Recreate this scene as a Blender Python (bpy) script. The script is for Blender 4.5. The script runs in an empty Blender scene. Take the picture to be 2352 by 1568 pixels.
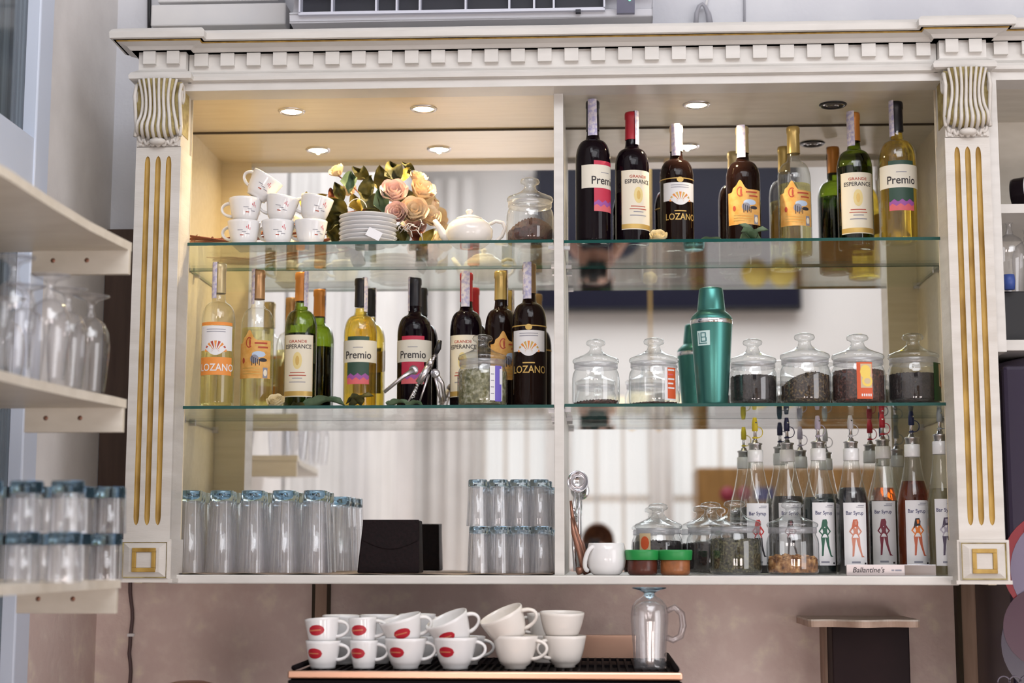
import bpy, math, random
from mathutils import Vector, Matrix
from mathutils.geometry import tessellate_polygon
scene = bpy.context.scene
PI = math.pi
# ------------------------------------------------------------------ camera
W, H, F = 2352, 1568, 3650.0
PITCH = math.atan(484 / F)
YAW = math.atan(191 * math.cos(PITCH) / F)
ROLL = 0.0012
CAM = Vector((0, 0, 1.55))
_s, _c, _st, _ct = math.sin(YAW), math.cos(YAW), math.sin(PITCH), math.cos(PITCH)
_r = Vector((_c, _s, 0)); _w = Vector((-_s * _ct, _c * _ct, _st)); _u = _r.cross(_w)
RT = _r * math.cos(ROLL) + _u * math.sin(ROLL)
UP = _u * math.cos(ROLL) - _r * math.sin(ROLL)
cam_data = bpy.data.cameras.new('camera')
cam = bpy.data.objects.new('camera', cam_data)
scene.collection.objects.link(cam)
cam.matrix_world = Matrix(((RT.x, UP.x, -_w.x, CAM.x), (RT.y, UP.y, -_w.y, CAM.y), (RT.z, UP.z, -_w.z, CAM.z), (0, 0, 0, 1)))
cam_data.sensor_width = 36.0
cam_data.lens = 36.0 * F / W
cam_data.clip_start = 0.02
cam_data.dof.use_dof = True
cam_data.dof.focus_distance = 3.62
cam_data.dof.aperture_fstop = 2.2
scene.camera = cam
# ------------------------------------------------------------------ world, lights, exposure
world = bpy.data.worlds.new('world'); scene.world = world; world.use_nodes = True
world.node_tree.nodes['Background'].inputs[0].default_value = (0.75, 0.82, 1.0, 1)
world.node_tree.nodes['Background'].inputs[1].default_value = 0.6
def area(name, loc, target, sx, sy, power, col):
    l = bpy.data.lights.new(name, 'AREA'); l.shape = 'RECTANGLE'; l.size = sx; l.size_y = sy; l.energy = power; l.color = col
    o = bpy.data.objects.new(name, l); scene.collection.objects.link(o); o.location = loc
    o.rotation_euler = (Vector(target) - Vector(loc)).to_track_quat('-Z', 'Y').to_euler()
    return o
area('ceiling_light_main', (1.0, 0.9, 4.15), (0.0, 3.6, 1.6), 2.6, 1.8, 41, (0.90, 0.94, 1.0))
area('room_fill_light', (0.6, -0.7, 4.25), (0.6, -0.7, 0.0), 2.6, 2.6, 110, (0.95, 0.96, 1.0))  # added overhead fill that brightens the room behind the camera
area('side_window_light', (3.3, 1.2, 1.45), (-0.3, 3.6, 1.2), 2.8, 2.7, 85, (0.96, 0.96, 1.0))  # right-hand window light, stretched down to the floor to fill the lower wall
area('left_wall_fill_light', (-0.5, 1.2, 4.15), (-1.25, 3.7, 2.3), 0.8, 0.8, 14, (0.92, 0.95, 1.0))  # added fill aimed at the left wall, no fitting of its own
area('low_fill_light', (0.9, -2.35, 0.45), (0.5, 3.8, 1.2), 4.0, 0.8, 135, (1.0, 0.89, 0.86))  # added low fill for the lower wall, no window stands there
vs = scene.view_settings
scene.display_settings.display_device = 'sRGB'
vs.view_transform = 'Standard'; vs.look = 'None'; vs.gamma = 1.0; vs.use_curve_mapping = False
vs.exposure = -0.28
cy = scene.cycles
cy.use_denoising = True
cy.use_adaptive_sampling = True; cy.adaptive_threshold = 0.02
cy.max_bounces = 12; cy.diffuse_bounces = 4; cy.glossy_bounces = 7; cy.transmission_bounces = 8; cy.transparent_max_bounces = 32
cy.caustics_reflective = True; cy.caustics_refractive = False
cy.sample_clamp_indirect = 4.0; cy.blur_glossy = 0.5
# ------------------------------------------------------------------ helpers
random.seed(7)
def at(px, py, Y):
    "world point at depth Y of the place seen at a pixel of the photograph"
    d = RT * (px - W / 2) + UP * (H / 2 - py) + _w * F
    return CAM + d * ((Y - CAM.y) / d.y)
def xa(px, py, Y): return at(px, py, Y).x
def za(px, py, Y): return at(px, py, Y).z

class MB:
    def __init__(s): s.v = []; s.f = []; s.m = []; s.sm = []; s.mats = []
    def mi(s, m):
        if m not in s.mats: s.mats.append(m)
        return s.mats.index(m)
    def add(s, vs, fs, m, smooth=False, M=None):
        o = len(s.v); k = s.mi(m)
        for p in vs:
            p = Vector(p)
            s.v.append(M @ p if M is not None else p)
        for f in fs: s.f.append([o + i for i in f]); s.m.append(k); s.sm.append(smooth)
        return s
    def box(s, x0, x1, y0, y1, z0, z1, m, M=None):
        vs = [(x0, y0, z0), (x1, y0, z0), (x1, y1, z0), (x0, y1, z0), (x0, y0, z1), (x1, y0, z1), (x1, y1, z1), (x0, y1, z1)]
        return s.add(vs, [(0, 3, 2, 1), (4, 5, 6, 7), (0, 1, 5, 4), (1, 2, 6, 5), (2, 3, 7, 6), (3, 0, 4, 7)], m, False, M)
    def lathe(s, prof, m, seg=32, M=None, smooth=True, wob=None):
        vs, fs, rings = [], [], []
        for (r, z) in prof:
            if r < 1e-6: rings.append([len(vs)]); vs.append((0, 0, z))
            else:
                rings.append(list(range(len(vs), len(vs) + seg)))
                for k in range(seg):
                    a = 2 * PI * k / seg; rr = r * (wob(a, z) if wob else 1)
                    vs.append((rr * math.cos(a), rr * math.sin(a), z))
        for a, b in zip(rings, rings[1:]):
            for k in range(seg):
                k2 = (k + 1) % seg
                if len(a) == 1 and len(b) == 1: continue
                if len(a) == 1: fs.append((a[0], b[k2], b[k]))
                elif len(b) == 1: fs.append((a[k], a[k2], b[0]))
                else: fs.append((a[k], a[k2], b[k2], b[k]))
        return s.add(vs, fs, m, smooth, M)
    def tube(s, pts, rad, m, seg=8, M=None, caps=True, closed=False):
        pts = [Vector(p) for p in pts]; n = len(pts); vs, fs = [], []; prev = None
        for i, p in enumerate(pts):
            if closed: t = pts[(i + 1) % n] - pts[i - 1]
            else: t = pts[min(i + 1, n - 1)] - pts[max(i - 1, 0)]
            t = t.normalized() if t.length > 1e-9 else Vector((0, 0, 1))
            if prev is None:
                a = Vector((0, 0, 1)) if abs(t.z) < .9 else Vector((1, 0, 0))
                nrm = t.cross(a).normalized()
            else: nrm = (prev - t * prev.dot(t)).normalized()
            prev = nrm; b = t.cross(nrm)
            r = rad[i] if isinstance(rad, (list, tuple)) else rad
            for k in range(seg):
                a = 2 * PI * k / seg; vs.append(p + nrm * (r * math.cos(a)) + b * (r * math.sin(a)))
        for i in range(n if closed else n - 1):
            j = (i + 1) % n
            for k in range(seg):
                k2 = (k + 1) % seg; fs.append((i * seg + k, i * seg + k2, j * seg + k2, j * seg + k))
        if caps and not closed:
            fs.append(tuple(range(seg))[::-1]); fs.append(tuple(range((n - 1) * seg, n * seg)))
        return s.add(vs, fs, m, True, M)
    def grid(s, fn, nu, nv, m, smooth=True, M=None, mfn=None):
        vs = [fn(i / nu, j / nv) for j in range(nv + 1) for i in range(nu + 1)]
        o = len(s.v)
        for p in vs: s.v.append(M @ Vector(p) if M is not None else Vector(p))
        for j in range(nv):
            for i in range(nu):
                a = o + j * (nu + 1) + i
                mm = mfn(i / nu, j / nv) if mfn else m
                s.f.append([a, a + 1, a + nu + 2, a + nu + 1]); s.m.append(s.mi(mm)); s.sm.append(smooth)
        return s
    def strip(s, r, x0, x1, zb, zt, m, n=16, off=0.0005, M=None):
        "patch wrapped round a lathe body, r a number or r(z); x is arc length from the middle of the front"
        R = r if callable(r) else (lambda z: r)
        ZB = zb if callable(zb) else (lambda x: zb)
        ZT = zt if callable(zt) else (lambda x: zt)
        rm = R(0.5 * (ZB((x0 + x1) / 2) + ZT((x0 + x1) / 2)))
        def fn(u, v):
            x = x0 + (x1 - x0) * u; z = ZB(x) * (1 - v) + ZT(x) * v; a = x / rm; rr = R(z) + off
            return (rr * math.sin(a), -rr * math.cos(a), z)
        return s.grid(fn, n, 4 if callable(r) else 1, m, True, M)
    def oval(s, r, cx, cz, a, b, m, off=0.0008, M=None, n=14):
        return s.strip(r, cx - a, cx + a, lambda x: cz - b * math.sqrt(max(0, 1 - ((x - cx) / a) ** 2)), lambda x: cz + b * math.sqrt(max(0, 1 - ((x - cx) / a) ** 2)), m, n, off, M)
    def poly_wrap(s, r, pts, m, off=0.0009, M=None):
        R = r if callable(r) else (lambda z: r)
        rm = R(sum(p[1] for p in pts) / len(pts))
        vs = []
        for x, z in pts:
            a = x / rm; rr = R(z) + off; vs.append((rr * math.sin(a), -rr * math.cos(a), z))
        tr = tessellate_polygon([[Vector((x, z, 0)) for x, z in pts]])
        return s.add(vs, tr, m, False, M)
    def text(s, body, size, m, mp, shear=0.0, sx=1.0):
        vs, fs = text_geo(body)
        return s.add([mp((x * sx + shear * y) * size, y * size) for x, y in vs], fs, m)
    def wtext(s, body, size, m, r, cx, cz, off=0.0009, sx=1.0, M=None, shear=0.0):
        R = r if callable(r) else (lambda z: r)
        rm = R(cz)
        def mp(x, y):
            a = (x + cx) / rm; rr = R(y + cz) + off; p = Vector((rr * math.sin(a), -rr * math.cos(a), y + cz))
            return M @ p if M is not None else p
        return s.text(body, size, m, mp, shear, sx)
    def prism(s, pts, m, fn, depth):
        "polygon extruded: fn(a, b, d) places a point"
        n = len(pts); vs = [fn(a, b, 0) for a, b in pts] + [fn(a, b, depth) for a, b in pts]
        tr = tessellate_polygon([[Vector((a, b, 0)) for a, b in pts]])
        fs = [tuple(t) for t in tr] + [tuple(i + n for i in t[::-1]) for t in tr]
        fs += [(i, (i + 1) % n, (i + 1) % n + n, i + n) for i in range(n)]
        return s.add(vs, fs, m)
    def build(s, name, parent=None, loc=None, bevel=0, rot=None, recalc=True):
        me = bpy.data.meshes.new(name)
        me.from_pydata([tuple(v) for v in s.v], [], s.f)
        for m in s.mats: me.materials.append(m)
        me.polygons.foreach_set('material_index', s.m)
        me.polygons.foreach_set('use_smooth', s.sm)
        me.validate(); me.update()
        o = bpy.data.objects.new(name, me); scene.collection.objects.link(o)
        if parent is not None: o.parent = parent
        if loc is not None: o.location = loc
        if rot is not None: o.rotation_euler = rot
        if bevel:
            b = o.modifiers.new('bevel', 'BEVEL'); b.width = bevel; b.segments = 2; b.limit_method = 'ANGLE'; b.angle_limit = 0.9
        return o

_txt = {}
def text_geo(body):
    if body not in _txt:
        cu = bpy.data.curves.new('lettering', 'FONT'); cu.body = body; cu.size = 1.0; cu.align_x = 'CENTER'; cu.align_y = 'CENTER'; cu.resolution_u = 3; cu.offset = .012
        ob = bpy.data.objects.new('lettering', cu); scene.collection.objects.link(ob)
        dg = bpy.context.evaluated_depsgraph_get(); dg.update()
        me = bpy.data.meshes.new_from_object(ob.evaluated_get(dg))
        _txt[body] = ([(v.co.x, v.co.y) for v in me.vertices], [tuple(p.vertices) for p in me.polygons])
        bpy.data.objects.remove(ob); bpy.data.curves.remove(cu); bpy.data.meshes.remove(me)
    return _txt[body]

def tag(o, label=None, cat=None, group=None, kind=None):
    if label: o['label'] = label
    if cat: o['category'] = cat
    if group: o['group'] = group
    if kind: o['kind'] = kind
    return o
def thing(name, label, cat, loc=(0, 0, 0), rz=0, group=None, rot=None):
    o = bpy.data.objects.new(name, None); scene.collection.objects.link(o)
    o.empty_display_size = 0.02
    o.location = loc; o.rotation_euler = rot if rot else (0, 0, rz)
    return tag(o, label, cat, group)
def copy_tree(o, parent=None):
    c = o.copy(); scene.collection.objects.link(c)
    if parent is not None: c.parent = parent; c.matrix_parent_inverse = o.matrix_parent_inverse
    for ch in list(o.children): copy_tree(ch, c)
    return c
def dup(o, loc, rot, label, group=None):
    c = copy_tree(o); c.location = loc; c.rotation_euler = rot; c['label'] = label
    if group: c['group'] = group
    return c
ORD = ['first', 'second', 'third', 'fourth', 'fifth', 'sixth', 'seventh', 'eighth', 'ninth', 'tenth']

# ------------------------------------------------------------------ materials
def newmat(name):
    m = bpy.data.materials.new(name); m.use_nodes = True
    nt = m.node_tree; return m, nt, nt.nodes['Principled BSDF'], nt.nodes['Material Output']
def pm(name, col, rough=0.5, metal=0.0, spec=0.5, coat=0.0, emit=None, estr=0.0, trans=0.0, ior=1.45, sss=0.0):
    m, nt, b, out = newmat(name)
    b.inputs['Base Color'].default_value = (*col, 1); b.inputs['Roughness'].default_value = rough; b.inputs['Metallic'].default_value = metal
    b.inputs['Specular IOR Level'].default_value = spec; b.inputs['Coat Weight'].default_value = coat
    b.inputs['Transmission Weight'].default_value = trans; b.inputs['IOR'].default_value = ior
    if emit: b.inputs['Emission Color'].default_value = (*emit, 1); b.inputs['Emission Strength'].default_value = estr
    return m
def noisy(name, c1, c2, scale, rough=0.5, bump=0.0, stretch=(1, 1, 1), detail=4, lo=0.35, hi=0.65, spec=0.4, bscale=None, c3=None):
    m, nt, b, out = newmat(name)
    tc = nt.nodes.new('ShaderNodeTexCoord'); mp = nt.nodes.new('ShaderNodeMapping'); mp.inputs['Scale'].default_value = stretch
    nt.links.new(tc.outputs['Object'], mp.inputs['Vector'])
    n = nt.nodes.new('ShaderNodeTexNoise'); n.inputs['Scale'].default_value = scale; n.inputs['Detail'].default_value = detail
    nt.links.new(mp.outputs[0], n.inputs['Vector'])
    r = nt.nodes.new('ShaderNodeValToRGB'); r.color_ramp.elements[0].position = lo; r.color_ramp.elements[1].position = hi
    r.color_ramp.elements[0].color = (*c1, 1); r.color_ramp.elements[1].color = (*c2, 1)
    if c3:
        e = r.color_ramp.elements.new((lo + hi) / 2); e.color = (*c3, 1)
    nt.links.new(n.outputs['Fac'], r.inputs['Fac']); nt.links.new(r.outputs['Color'], b.inputs['Base Color'])
    b.inputs['Roughness'].default_value = rough; b.inputs['Specular IOR Level'].default_value = spec
    if bump:
        n2 = n
        if bscale:
            n2 = nt.nodes.new('ShaderNodeTexNoise'); n2.inputs['Scale'].default_value = bscale; n2.inputs['Detail'].default_value = 5
            nt.links.new(mp.outputs[0], n2.inputs['Vector'])
        bp = nt.nodes.new('ShaderNodeBump'); bp.inputs['Strength'].default_value = bump; bp.inputs['Distance'].default_value = 0.004
        nt.links.new(n2.outputs['Fac'], bp.inputs['Height']); nt.links.new(bp.outputs[0], b.inputs['Normal'])
    return m
def thin_glass(name, tint=(1, 1, 1), edge=(0.75, 0.8, 0.82), f0=0.04, rough=0.0, epow=2.5, refl=1.0, haze=0.0):
    "glass pane or wall of a vessel: see-through, mirror-like towards grazing view"
    m = bpy.data.materials.new(name); m.use_nodes = True; nt = m.node_tree; nt.nodes.clear()
    out = nt.nodes.new('ShaderNodeOutputMaterial'); lw = nt.nodes.new('ShaderNodeLayerWeight'); lw.inputs['Blend'].default_value = 0.5
    def math_(op, a, b):
        n = nt.nodes.new('ShaderNodeMath'); n.operation = op
        for k, x in enumerate((a, b)):
            if isinstance(x, (int, float)): n.inputs[k].default_value = x
            else: nt.links.new(x, n.inputs[k])
        n.use_clamp = True
        return n.outputs[0]
    p5 = math_('POWER', lw.outputs['Facing'], 5.0); fr = math_('ADD', math_('MULTIPLY', p5, (1 - f0) * refl), f0)
    pe = math_('POWER', lw.outputs['Facing'], epow)
    mx = nt.nodes.new('ShaderNodeMix'); mx.data_type = 'RGBA'
    nt.links.new(pe, mx.inputs[0]); mx.inputs[6].default_value = (*tint, 1); mx.inputs[7].default_value = (*edge, 1)
    tr = nt.nodes.new('ShaderNodeBsdfTransparent'); nt.links.new(mx.outputs[2], tr.inputs[0])
    gl = nt.nodes.new('ShaderNodeBsdfGlossy'); gl.inputs['Roughness'].default_value = rough; gl.inputs[0].default_value = (1, 1, 1, 1)
    ms = nt.nodes.new('ShaderNodeMixShader'); nt.links.new(fr, ms.inputs[0]); nt.links.new(tr.outputs[0], ms.inputs[1]); nt.links.new(gl.outputs[0], ms.inputs[2])
    last = ms
    if haze:
        df = nt.nodes.new('ShaderNodeBsdfDiffuse'); df.inputs[0].default_value = (.85, .86, .90, 1); tl = nt.nodes.new('ShaderNodeBsdfTranslucent'); tl.inputs[0].default_value = (.85, .86, .90, 1)
        m1 = nt.nodes.new('ShaderNodeMixShader'); nt.links.new(df.outputs[0], m1.inputs[1]); nt.links.new(tl.outputs[0], m1.inputs[2])
        last = nt.nodes.new('ShaderNodeMixShader'); last.inputs[0].default_value = haze; nt.links.new(ms.outputs[0], last.inputs[1]); nt.links.new(m1.outputs[0], last.inputs[2])
    nt.links.new(last.outputs[0], out.inputs[0])
    return m
def solid_glass(name, col, ior=1.45, rough=0.0):
    m = bpy.data.materials.new(name); m.use_nodes = True; nt = m.node_tree; nt.nodes.clear()
    out = nt.nodes.new('ShaderNodeOutputMaterial'); g = nt.nodes.new('ShaderNodeBsdfGlass')
    g.inputs['Color'].default_value = (*col, 1); g.inputs['IOR'].default_value = ior; g.inputs['Roughness'].default_value = rough
    nt.links.new(g.outputs[0], out.inputs[0]); return m
def lens_liquid(name, col, ior, straight):
    "clear liquid behind glass: part refracted, part seen straight through"
    m = bpy.data.materials.new(name); m.use_nodes = True; nt = m.node_tree; nt.nodes.clear()
    out = nt.nodes.new('ShaderNodeOutputMaterial'); g = nt.nodes.new('ShaderNodeBsdfGlass'); t = nt.nodes.new('ShaderNodeBsdfTransparent'); ms = nt.nodes.new('ShaderNodeMixShader')
    g.inputs['Color'].default_value = (*col, 1); g.inputs['IOR'].default_value = ior; g.inputs['Roughness'].default_value = 0.0
    t.inputs[0].default_value = (*col, 1); ms.inputs[0].default_value = straight
    nt.links.new(g.outputs[0], ms.inputs[1]); nt.links.new(t.outputs[0], ms.inputs[2]); nt.links.new(ms.outputs[0], out.inputs[0]); return m
def emis(name, col, st):
    m = bpy.data.materials.new(name); m.use_nodes = True; nt = m.node_tree; nt.nodes.clear()
    out = nt.nodes.new('ShaderNodeOutputMaterial'); e = nt.nodes.new('ShaderNodeEmission'); e.inputs[0].default_value = (*col, 1); e.inputs[1].default_value = st
    nt.links.new(e.outputs[0], out.inputs[0]); return m
CREAM = noisy('cream painted wood', (0.58, 0.54, 0.49), (0.68, 0.645, 0.60), 6, 0.38, 0.12, (1, 1, 6), lo=.3, hi=.7, bscale=60)
CREAMF = noisy('cream lacquered frame', (0.62, 0.595, 0.56), (0.68, 0.655, 0.62), 9, 0.35, 0.0, (1, 1, 5))
MELA = noisy('cream melamine', (0.66, 0.56, 0.39), (0.74, 0.64, 0.47), 12, 0.32, 0.0, (0.6, 6, 6), lo=.25, hi=.75)
BOARD = noisy('ivory shelf board', (0.62, 0.57, 0.49), (0.69, 0.64, 0.56), 10, 0.4, 0.0, (1, 3, 3))
GOLD = noisy('gold patina', (0.30, 0.17, 0.03), (0.52, 0.33, 0.08), 40, 0.45, 0.0, (1, 1, .3))
OLIVEGOLD = noisy('aged gold glaze', (0.22, 0.16, 0.05), (0.42, 0.34, 0.13), 60, 0.5)
GAP = pm('dark joint', (0.05, 0.035, 0.02), 0.8)
PLASTER = noisy('pale wall plaster', (0.64, 0.65, 0.70), (0.71, 0.72, 0.76), 5, 0.85, 0.25, bscale=90)
PLASTERL = noisy('side wall plaster', (0.72, 0.69, 0.67), (0.80, 0.77, 0.75), 7, 0.85, 0.2, bscale=120)
STUCCO = noisy('beige stucco with warm light tint', (0.70, 0.55, 0.50), (0.84, 0.72, 0.60), 17, 0.5, 0.6, lo=.46, hi=.70, bscale=40, detail=10, c3=(0.74, 0.60, 0.54))  # real mottling; the rose tint paints in warm light on the lower wall
ROOMW = pm('room wall paint', (0.74, 0.72, 0.70), 0.9)
FLOORM = noisy('brown floor tile', (0.20, 0.13, 0.09), (0.28, 0.19, 0.13), 3, 0.4)
CEILM = pm('ceiling paint', (0.78, 0.78, 0.78), 0.9)
MIRROR = None
def mk_mirror():
    m = bpy.data.materials.new('silvered mirror'); m.use_nodes = True; nt = m.node_tree; nt.nodes.clear()
    out = nt.nodes.new('ShaderNodeOutputMaterial'); g = nt.nodes.new('ShaderNodeBsdfGlossy'); g.inputs[0].default_value = (0.92, 0.93, 0.92, 1); g.inputs['Roughness'].default_value = 0.0
    nt.links.new(g.outputs[0], out.inputs[0]); return m
MIRROR = mk_mirror()
GLASS = thin_glass('clear glass')
JARG = thin_glass('jar glass', (0.97, 0.98, 0.98), (0.55, 0.58, 0.60), 0.09, haze=.012)
TUMG = thin_glass('tumbler glass', (0.985, 0.985, 0.99), (0.62, 0.63, 0.67), 0.09, epow=3.0, haze=.055)
BASEG = solid_glass('thick glass base', (0.80, 0.88, 0.93), 1.5)
SHELFG = thin_glass('shelf glass', (0.96, 0.985, 0.975), (0.86, 0.94, 0.91), 0.04)
SHELFE = pm('green glass edge', (0.012, 0.075, 0.065), 0.12, 0, 0.6, emit=None)
STEEL = pm('brushed steel', (0.62, 0.60, 0.62), 0.30, 1.0)
CHROME = pm('chrome', (0.75, 0.75, 0.78), 0.12, 1.0)
COPPER = pm('copper sheet', (0.58, 0.34, 0.24), 0.28, 1.0)
BRONZE = pm('brown bronze', (0.34, 0.17, 0.12), 0.35, 0.8)
PORC = pm('white porcelain', (0.80, 0.79, 0.79), 0.14, 0, 0.5, coat=0.3)
PORCW = pm('cream porcelain', (0.82, 0.77, 0.72), 0.16, 0, 0.5, coat=0.3)
BLACK = pm('black plastic', (0.012, 0.012, 0.014), 0.4)
BLACKG = pm('screen black', (0.012, 0.012, 0.024), 0.25, 0, 0.12)
# ------------------------------------------------------------------ measured planes
YP, YF, YM, YB = 3.45, 3.53, 3.86, 3.885
def ax(px, py, X):
    d = RT * (px - W / 2) + UP * (H / 2 - py) + _w * F
    return CAM + d * ((X - CAM.x) / d.x)
XL = xa(240, 900, YB)
Z_CEIL = za(850, 299.5, YM)
Z_RAIL = za(1284, 197.5, 3.464)
Z_BOT = za(1284, 1321, 3.50)
Z_BOT0 = za(1284, 1342, 3.50)
GT = 0.007
ZG = {'TL': za(850, 557, YF) + GT / 2, 'TR': za(1730, 551, YF) + GT / 2, 'ML': za(840, 934, YF) + GT / 2, 'MR': za(1740, 929, YF) + GT / 2}
XPL0, XPL1 = xa(311, 400, YP), xa(414, 400, YP)
XPR0, XPR1 = xa(2173, 400, YP), xa(2276, 400, YP)
XC0, XC1 = xa(1273, 760, YF), xa(1295, 760, YF)
XFR = xa(2298, 500, YP + .02)
X_SIDE_L, X_SIDE_R = -1.007, XPR1 - 0.02
ROOM_X1, ROOM_Y0, ROOM_Z = 3.4, -2.6, 4.35
# ------------------------------------------------------------------ the room
def struct(name, mb, **k):
    return tag(mb.build(name, **k), kind='structure')
struct('floor', MB().box(XL - .1, ROOM_X1 + .1, ROOM_Y0 - .1, YB + .1, -0.1, 0, FLOORM))
struct('ceiling', MB().box(XL - .1, ROOM_X1 + .1, ROOM_Y0 - .1, YB + .1, ROOM_Z, ROOM_Z + .1, CEILM))
wb = MB().box(XL, ROOM_X1, YB, YB + .1, Z_BOT0 + .0, ROOM_Z, PLASTER)
wb.box(XL, ROOM_X1, YB, YB + .1, 0, Z_BOT0, STUCCO)
struct('wall_back', wb)
wy0, wy1 = ax(-260, 200, XL).y, ax(107, 200, XL).y     # window along the side wall
wz0, wz1 = 0.95, 3.3
ws = MB()
ws.box(XL - .1, XL, wy1, YB + .1, Z_BOT0, ROOM_Z, PLASTERL); ws.box(XL - .1, XL, wy1, YB + .1, 0, Z_BOT0, STUCCO)
ws.box(XL - .1, XL, ROOM_Y0 - .1, wy0, 0, ROOM_Z, PLASTERL)
ws.box(XL - .1, XL, wy0, wy1, 0, wz0, PLASTERL); ws.box(XL - .1, XL, wy0, wy1, wz1, ROOM_Z, PLASTERL)
struct('wall_left', ws)
struct('wall_right', MB().box(ROOM_X1, ROOM_X1 + .1, ROOM_Y0 - .1, YB + .1, 0, ROOM_Z, ROOMW))
# window in the side wall: frame, mid rail, dark panes
PVC = pm('white window frame', (0.62, 0.68, 0.80), 0.35)
DPANE = noisy('dark window pane', (0.035, 0.05, 0.065), (0.12, 0.16, 0.19), 5, 0.12, 0.0, (1, 9, .15), lo=.4, hi=.7, spec=.6)
win = struct('window_1', MB().box(XL - .03, XL + .012, wy1 - .085, wy1, wz0, wz1, PVC).box(XL - .03, XL + .012, wy0, wy0 + .085, wz0, wz1, PVC)
             .box(XL - .03, XL + .012, wy0, wy1, wz0, wz0 + .08, PVC).box(XL - .03, XL + .012, wy0, wy1, wz1 - .08, wz1, PVC), bevel=.004)
zr1 = ax(62, 312, XL).z
MB().box(XL - .028, XL + .008, wy0 + .08, wy1 - .08, zr1 - .13, zr1, PVC).build('window_rail', win)
for a, b in ((wz0 + .08, zr1 - .13), (zr1, wz1 - .08)):
    MB().box(XL - .024, XL - .018, wy0 + .085, wy1 - .085, a, b, DPANE).build('window_pane', win)
# far wall with windows, seen only in the mirrors
PANE = emis('bright daylight pane', (0.97, 0.98, 1.0), 1.7)
wins = [(-.72, -.30), (-.16, .36), (.48, .98)]
WZ0, WZ1 = 1.25, 2.42
wf = MB()
xs = [XL - .1] + [x for p in wins for x in p] + [ROOM_X1 + .1]
for i in range(0, len(xs), 2): wf.box(xs[i], xs[i + 1], ROOM_Y0 - .1, ROOM_Y0, 0, ROOM_Z, ROOMW)
for a, b in wins:
    wf.box(a, b, ROOM_Y0 - .1, ROOM_Y0, 0, WZ0, ROOMW); wf.box(a, b, ROOM_Y0 - .1, ROOM_Y0, WZ1, ROOM_Z, ROOMW)
struct('wall_front', wf)
WOODB = noisy('honey brown wood', (0.20, 0.10, 0.025), (0.28, 0.15, 0.045), 6, 0.35, 0.0, (6, 6, .6))
TANF = pm('tan window bars', (0.66, 0.52, 0.38), .5)
for i, (a, b) in enumerate(wins):
    g = MB()
    for zz in (WZ0, WZ0 + .62, WZ1 - .04): g.box(a, b, ROOM_Y0 - .06, ROOM_Y0 - .02, zz, zz + .05, TANF)
    for k in range(4):
        x = a + (b - a) * k / 3; g.box(x - .012, x + .012, ROOM_Y0 - .06, ROOM_Y0 - .02, WZ0, WZ1, TANF)
    w_ = struct('window_%d' % (i + 2), g)
    MB().box(a, b, ROOM_Y0 - .09, ROOM_Y0 - .08, WZ0, WZ1, PANE).build('window_pane', w_)
# ------------------------------------------------------------------ wall cabinet with mirrors
cab = thing('bar_cabinet', 'large cream display cabinet with mirrored back, fluted pilasters and dentil cornice on the wall', 'cabinet', (0, 0, 0))
def stack_rect(mb, xl, xr, yf, yb, levels, sl=1, sr=1):
    "vertical loft of rectangles: levels are (z, overhang, material of the band above it)"
    for (z0, o0, m), (z1, o1, _) in zip(levels, levels[1:]):
        a = [(xl - o0 * sl, yf - o0, z0), (xr + o0 * sr, yf - o0, z0), (xr + o0 * sr, yb, z0), (xl - o0 * sl, yb, z0)]
        b = [(xl - o1 * sl, yf - o1, z1), (xr + o1 * sr, yf - o1, z1), (xr + o1 * sr, yb, z1), (xl - o1 * sl, yb, z1)]
        mb.add(a + b, [(0, 1, 5, 4), (1, 2, 6, 5), (2, 3, 7, 6), (3, 0, 4, 7), (0, 3, 2, 1), (4, 5, 6, 7)], m)
YE = 3.470
def zl(py, o): return za(1284, py, YE - o)
def entab(shift=0.0):
    c = CREAMF
    L = [(zl(177.5, .012), .010, c), (zl(174, .014), .017, c), (zl(166, .014), .018, c), (zl(159, .013), .014, c), (zl(156, .004), .004, c),
         (zl(153, 0), 0, c), (zl(111, 0), 0, c), (zl(110, .010), .014, c), (zl(107, .014), .017, c), (zl(99, .02), .022, c), (zl(92, .03), .034, c),
         (zl(88.5, .036), .040, GOLD), (zl(84, .04), .042, GOLD), (zl(82.5, .045), .047, c), (zl(79, .05), .053, c), (zl(65, .05), .054, c), (zl(60, .048), .050, c), (zl(57, .045), .045, c)]
    return L
DZ0, DZ1 = zl(140, .010), zl(111, .010)
def cornice_run(x0, x1, yf, sl, sr, pitch, dl, parent, name='cornice', start=None):
    mb = MB(); stack_rect(mb, x0, x1, yf, YF - .013, entab(), sl, sr)
    mb.box(x0, x1, YF - .013, YM, Z_CEIL + .0185, zl(57, .045), CREAMF)
    n = int(round((x1 - x0) / pitch)); p = (x1 - x0) / n
    for k in range(n):
        a = x0 + p * k + (p - dl) / 2
        mb.box(a, a + dl, yf - .012, yf + .002, DZ0, DZ1, CREAMF)
    return mb.build(name, parent, bevel=.0012)
cornice_run(XPL1 + .008, XPR0 - .008, YE, 0, 0, .0595, .031, cab)
for x0, x1, dl in ((XPL0, XPL1 + .006, .028), (XPR0 - .006, XPR1, .028)):
    cornice_run(x0, x1, YE - .022, 1, 1, .0515, dl, cab)
ZCAP1 = zl(177.5, .012)
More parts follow.
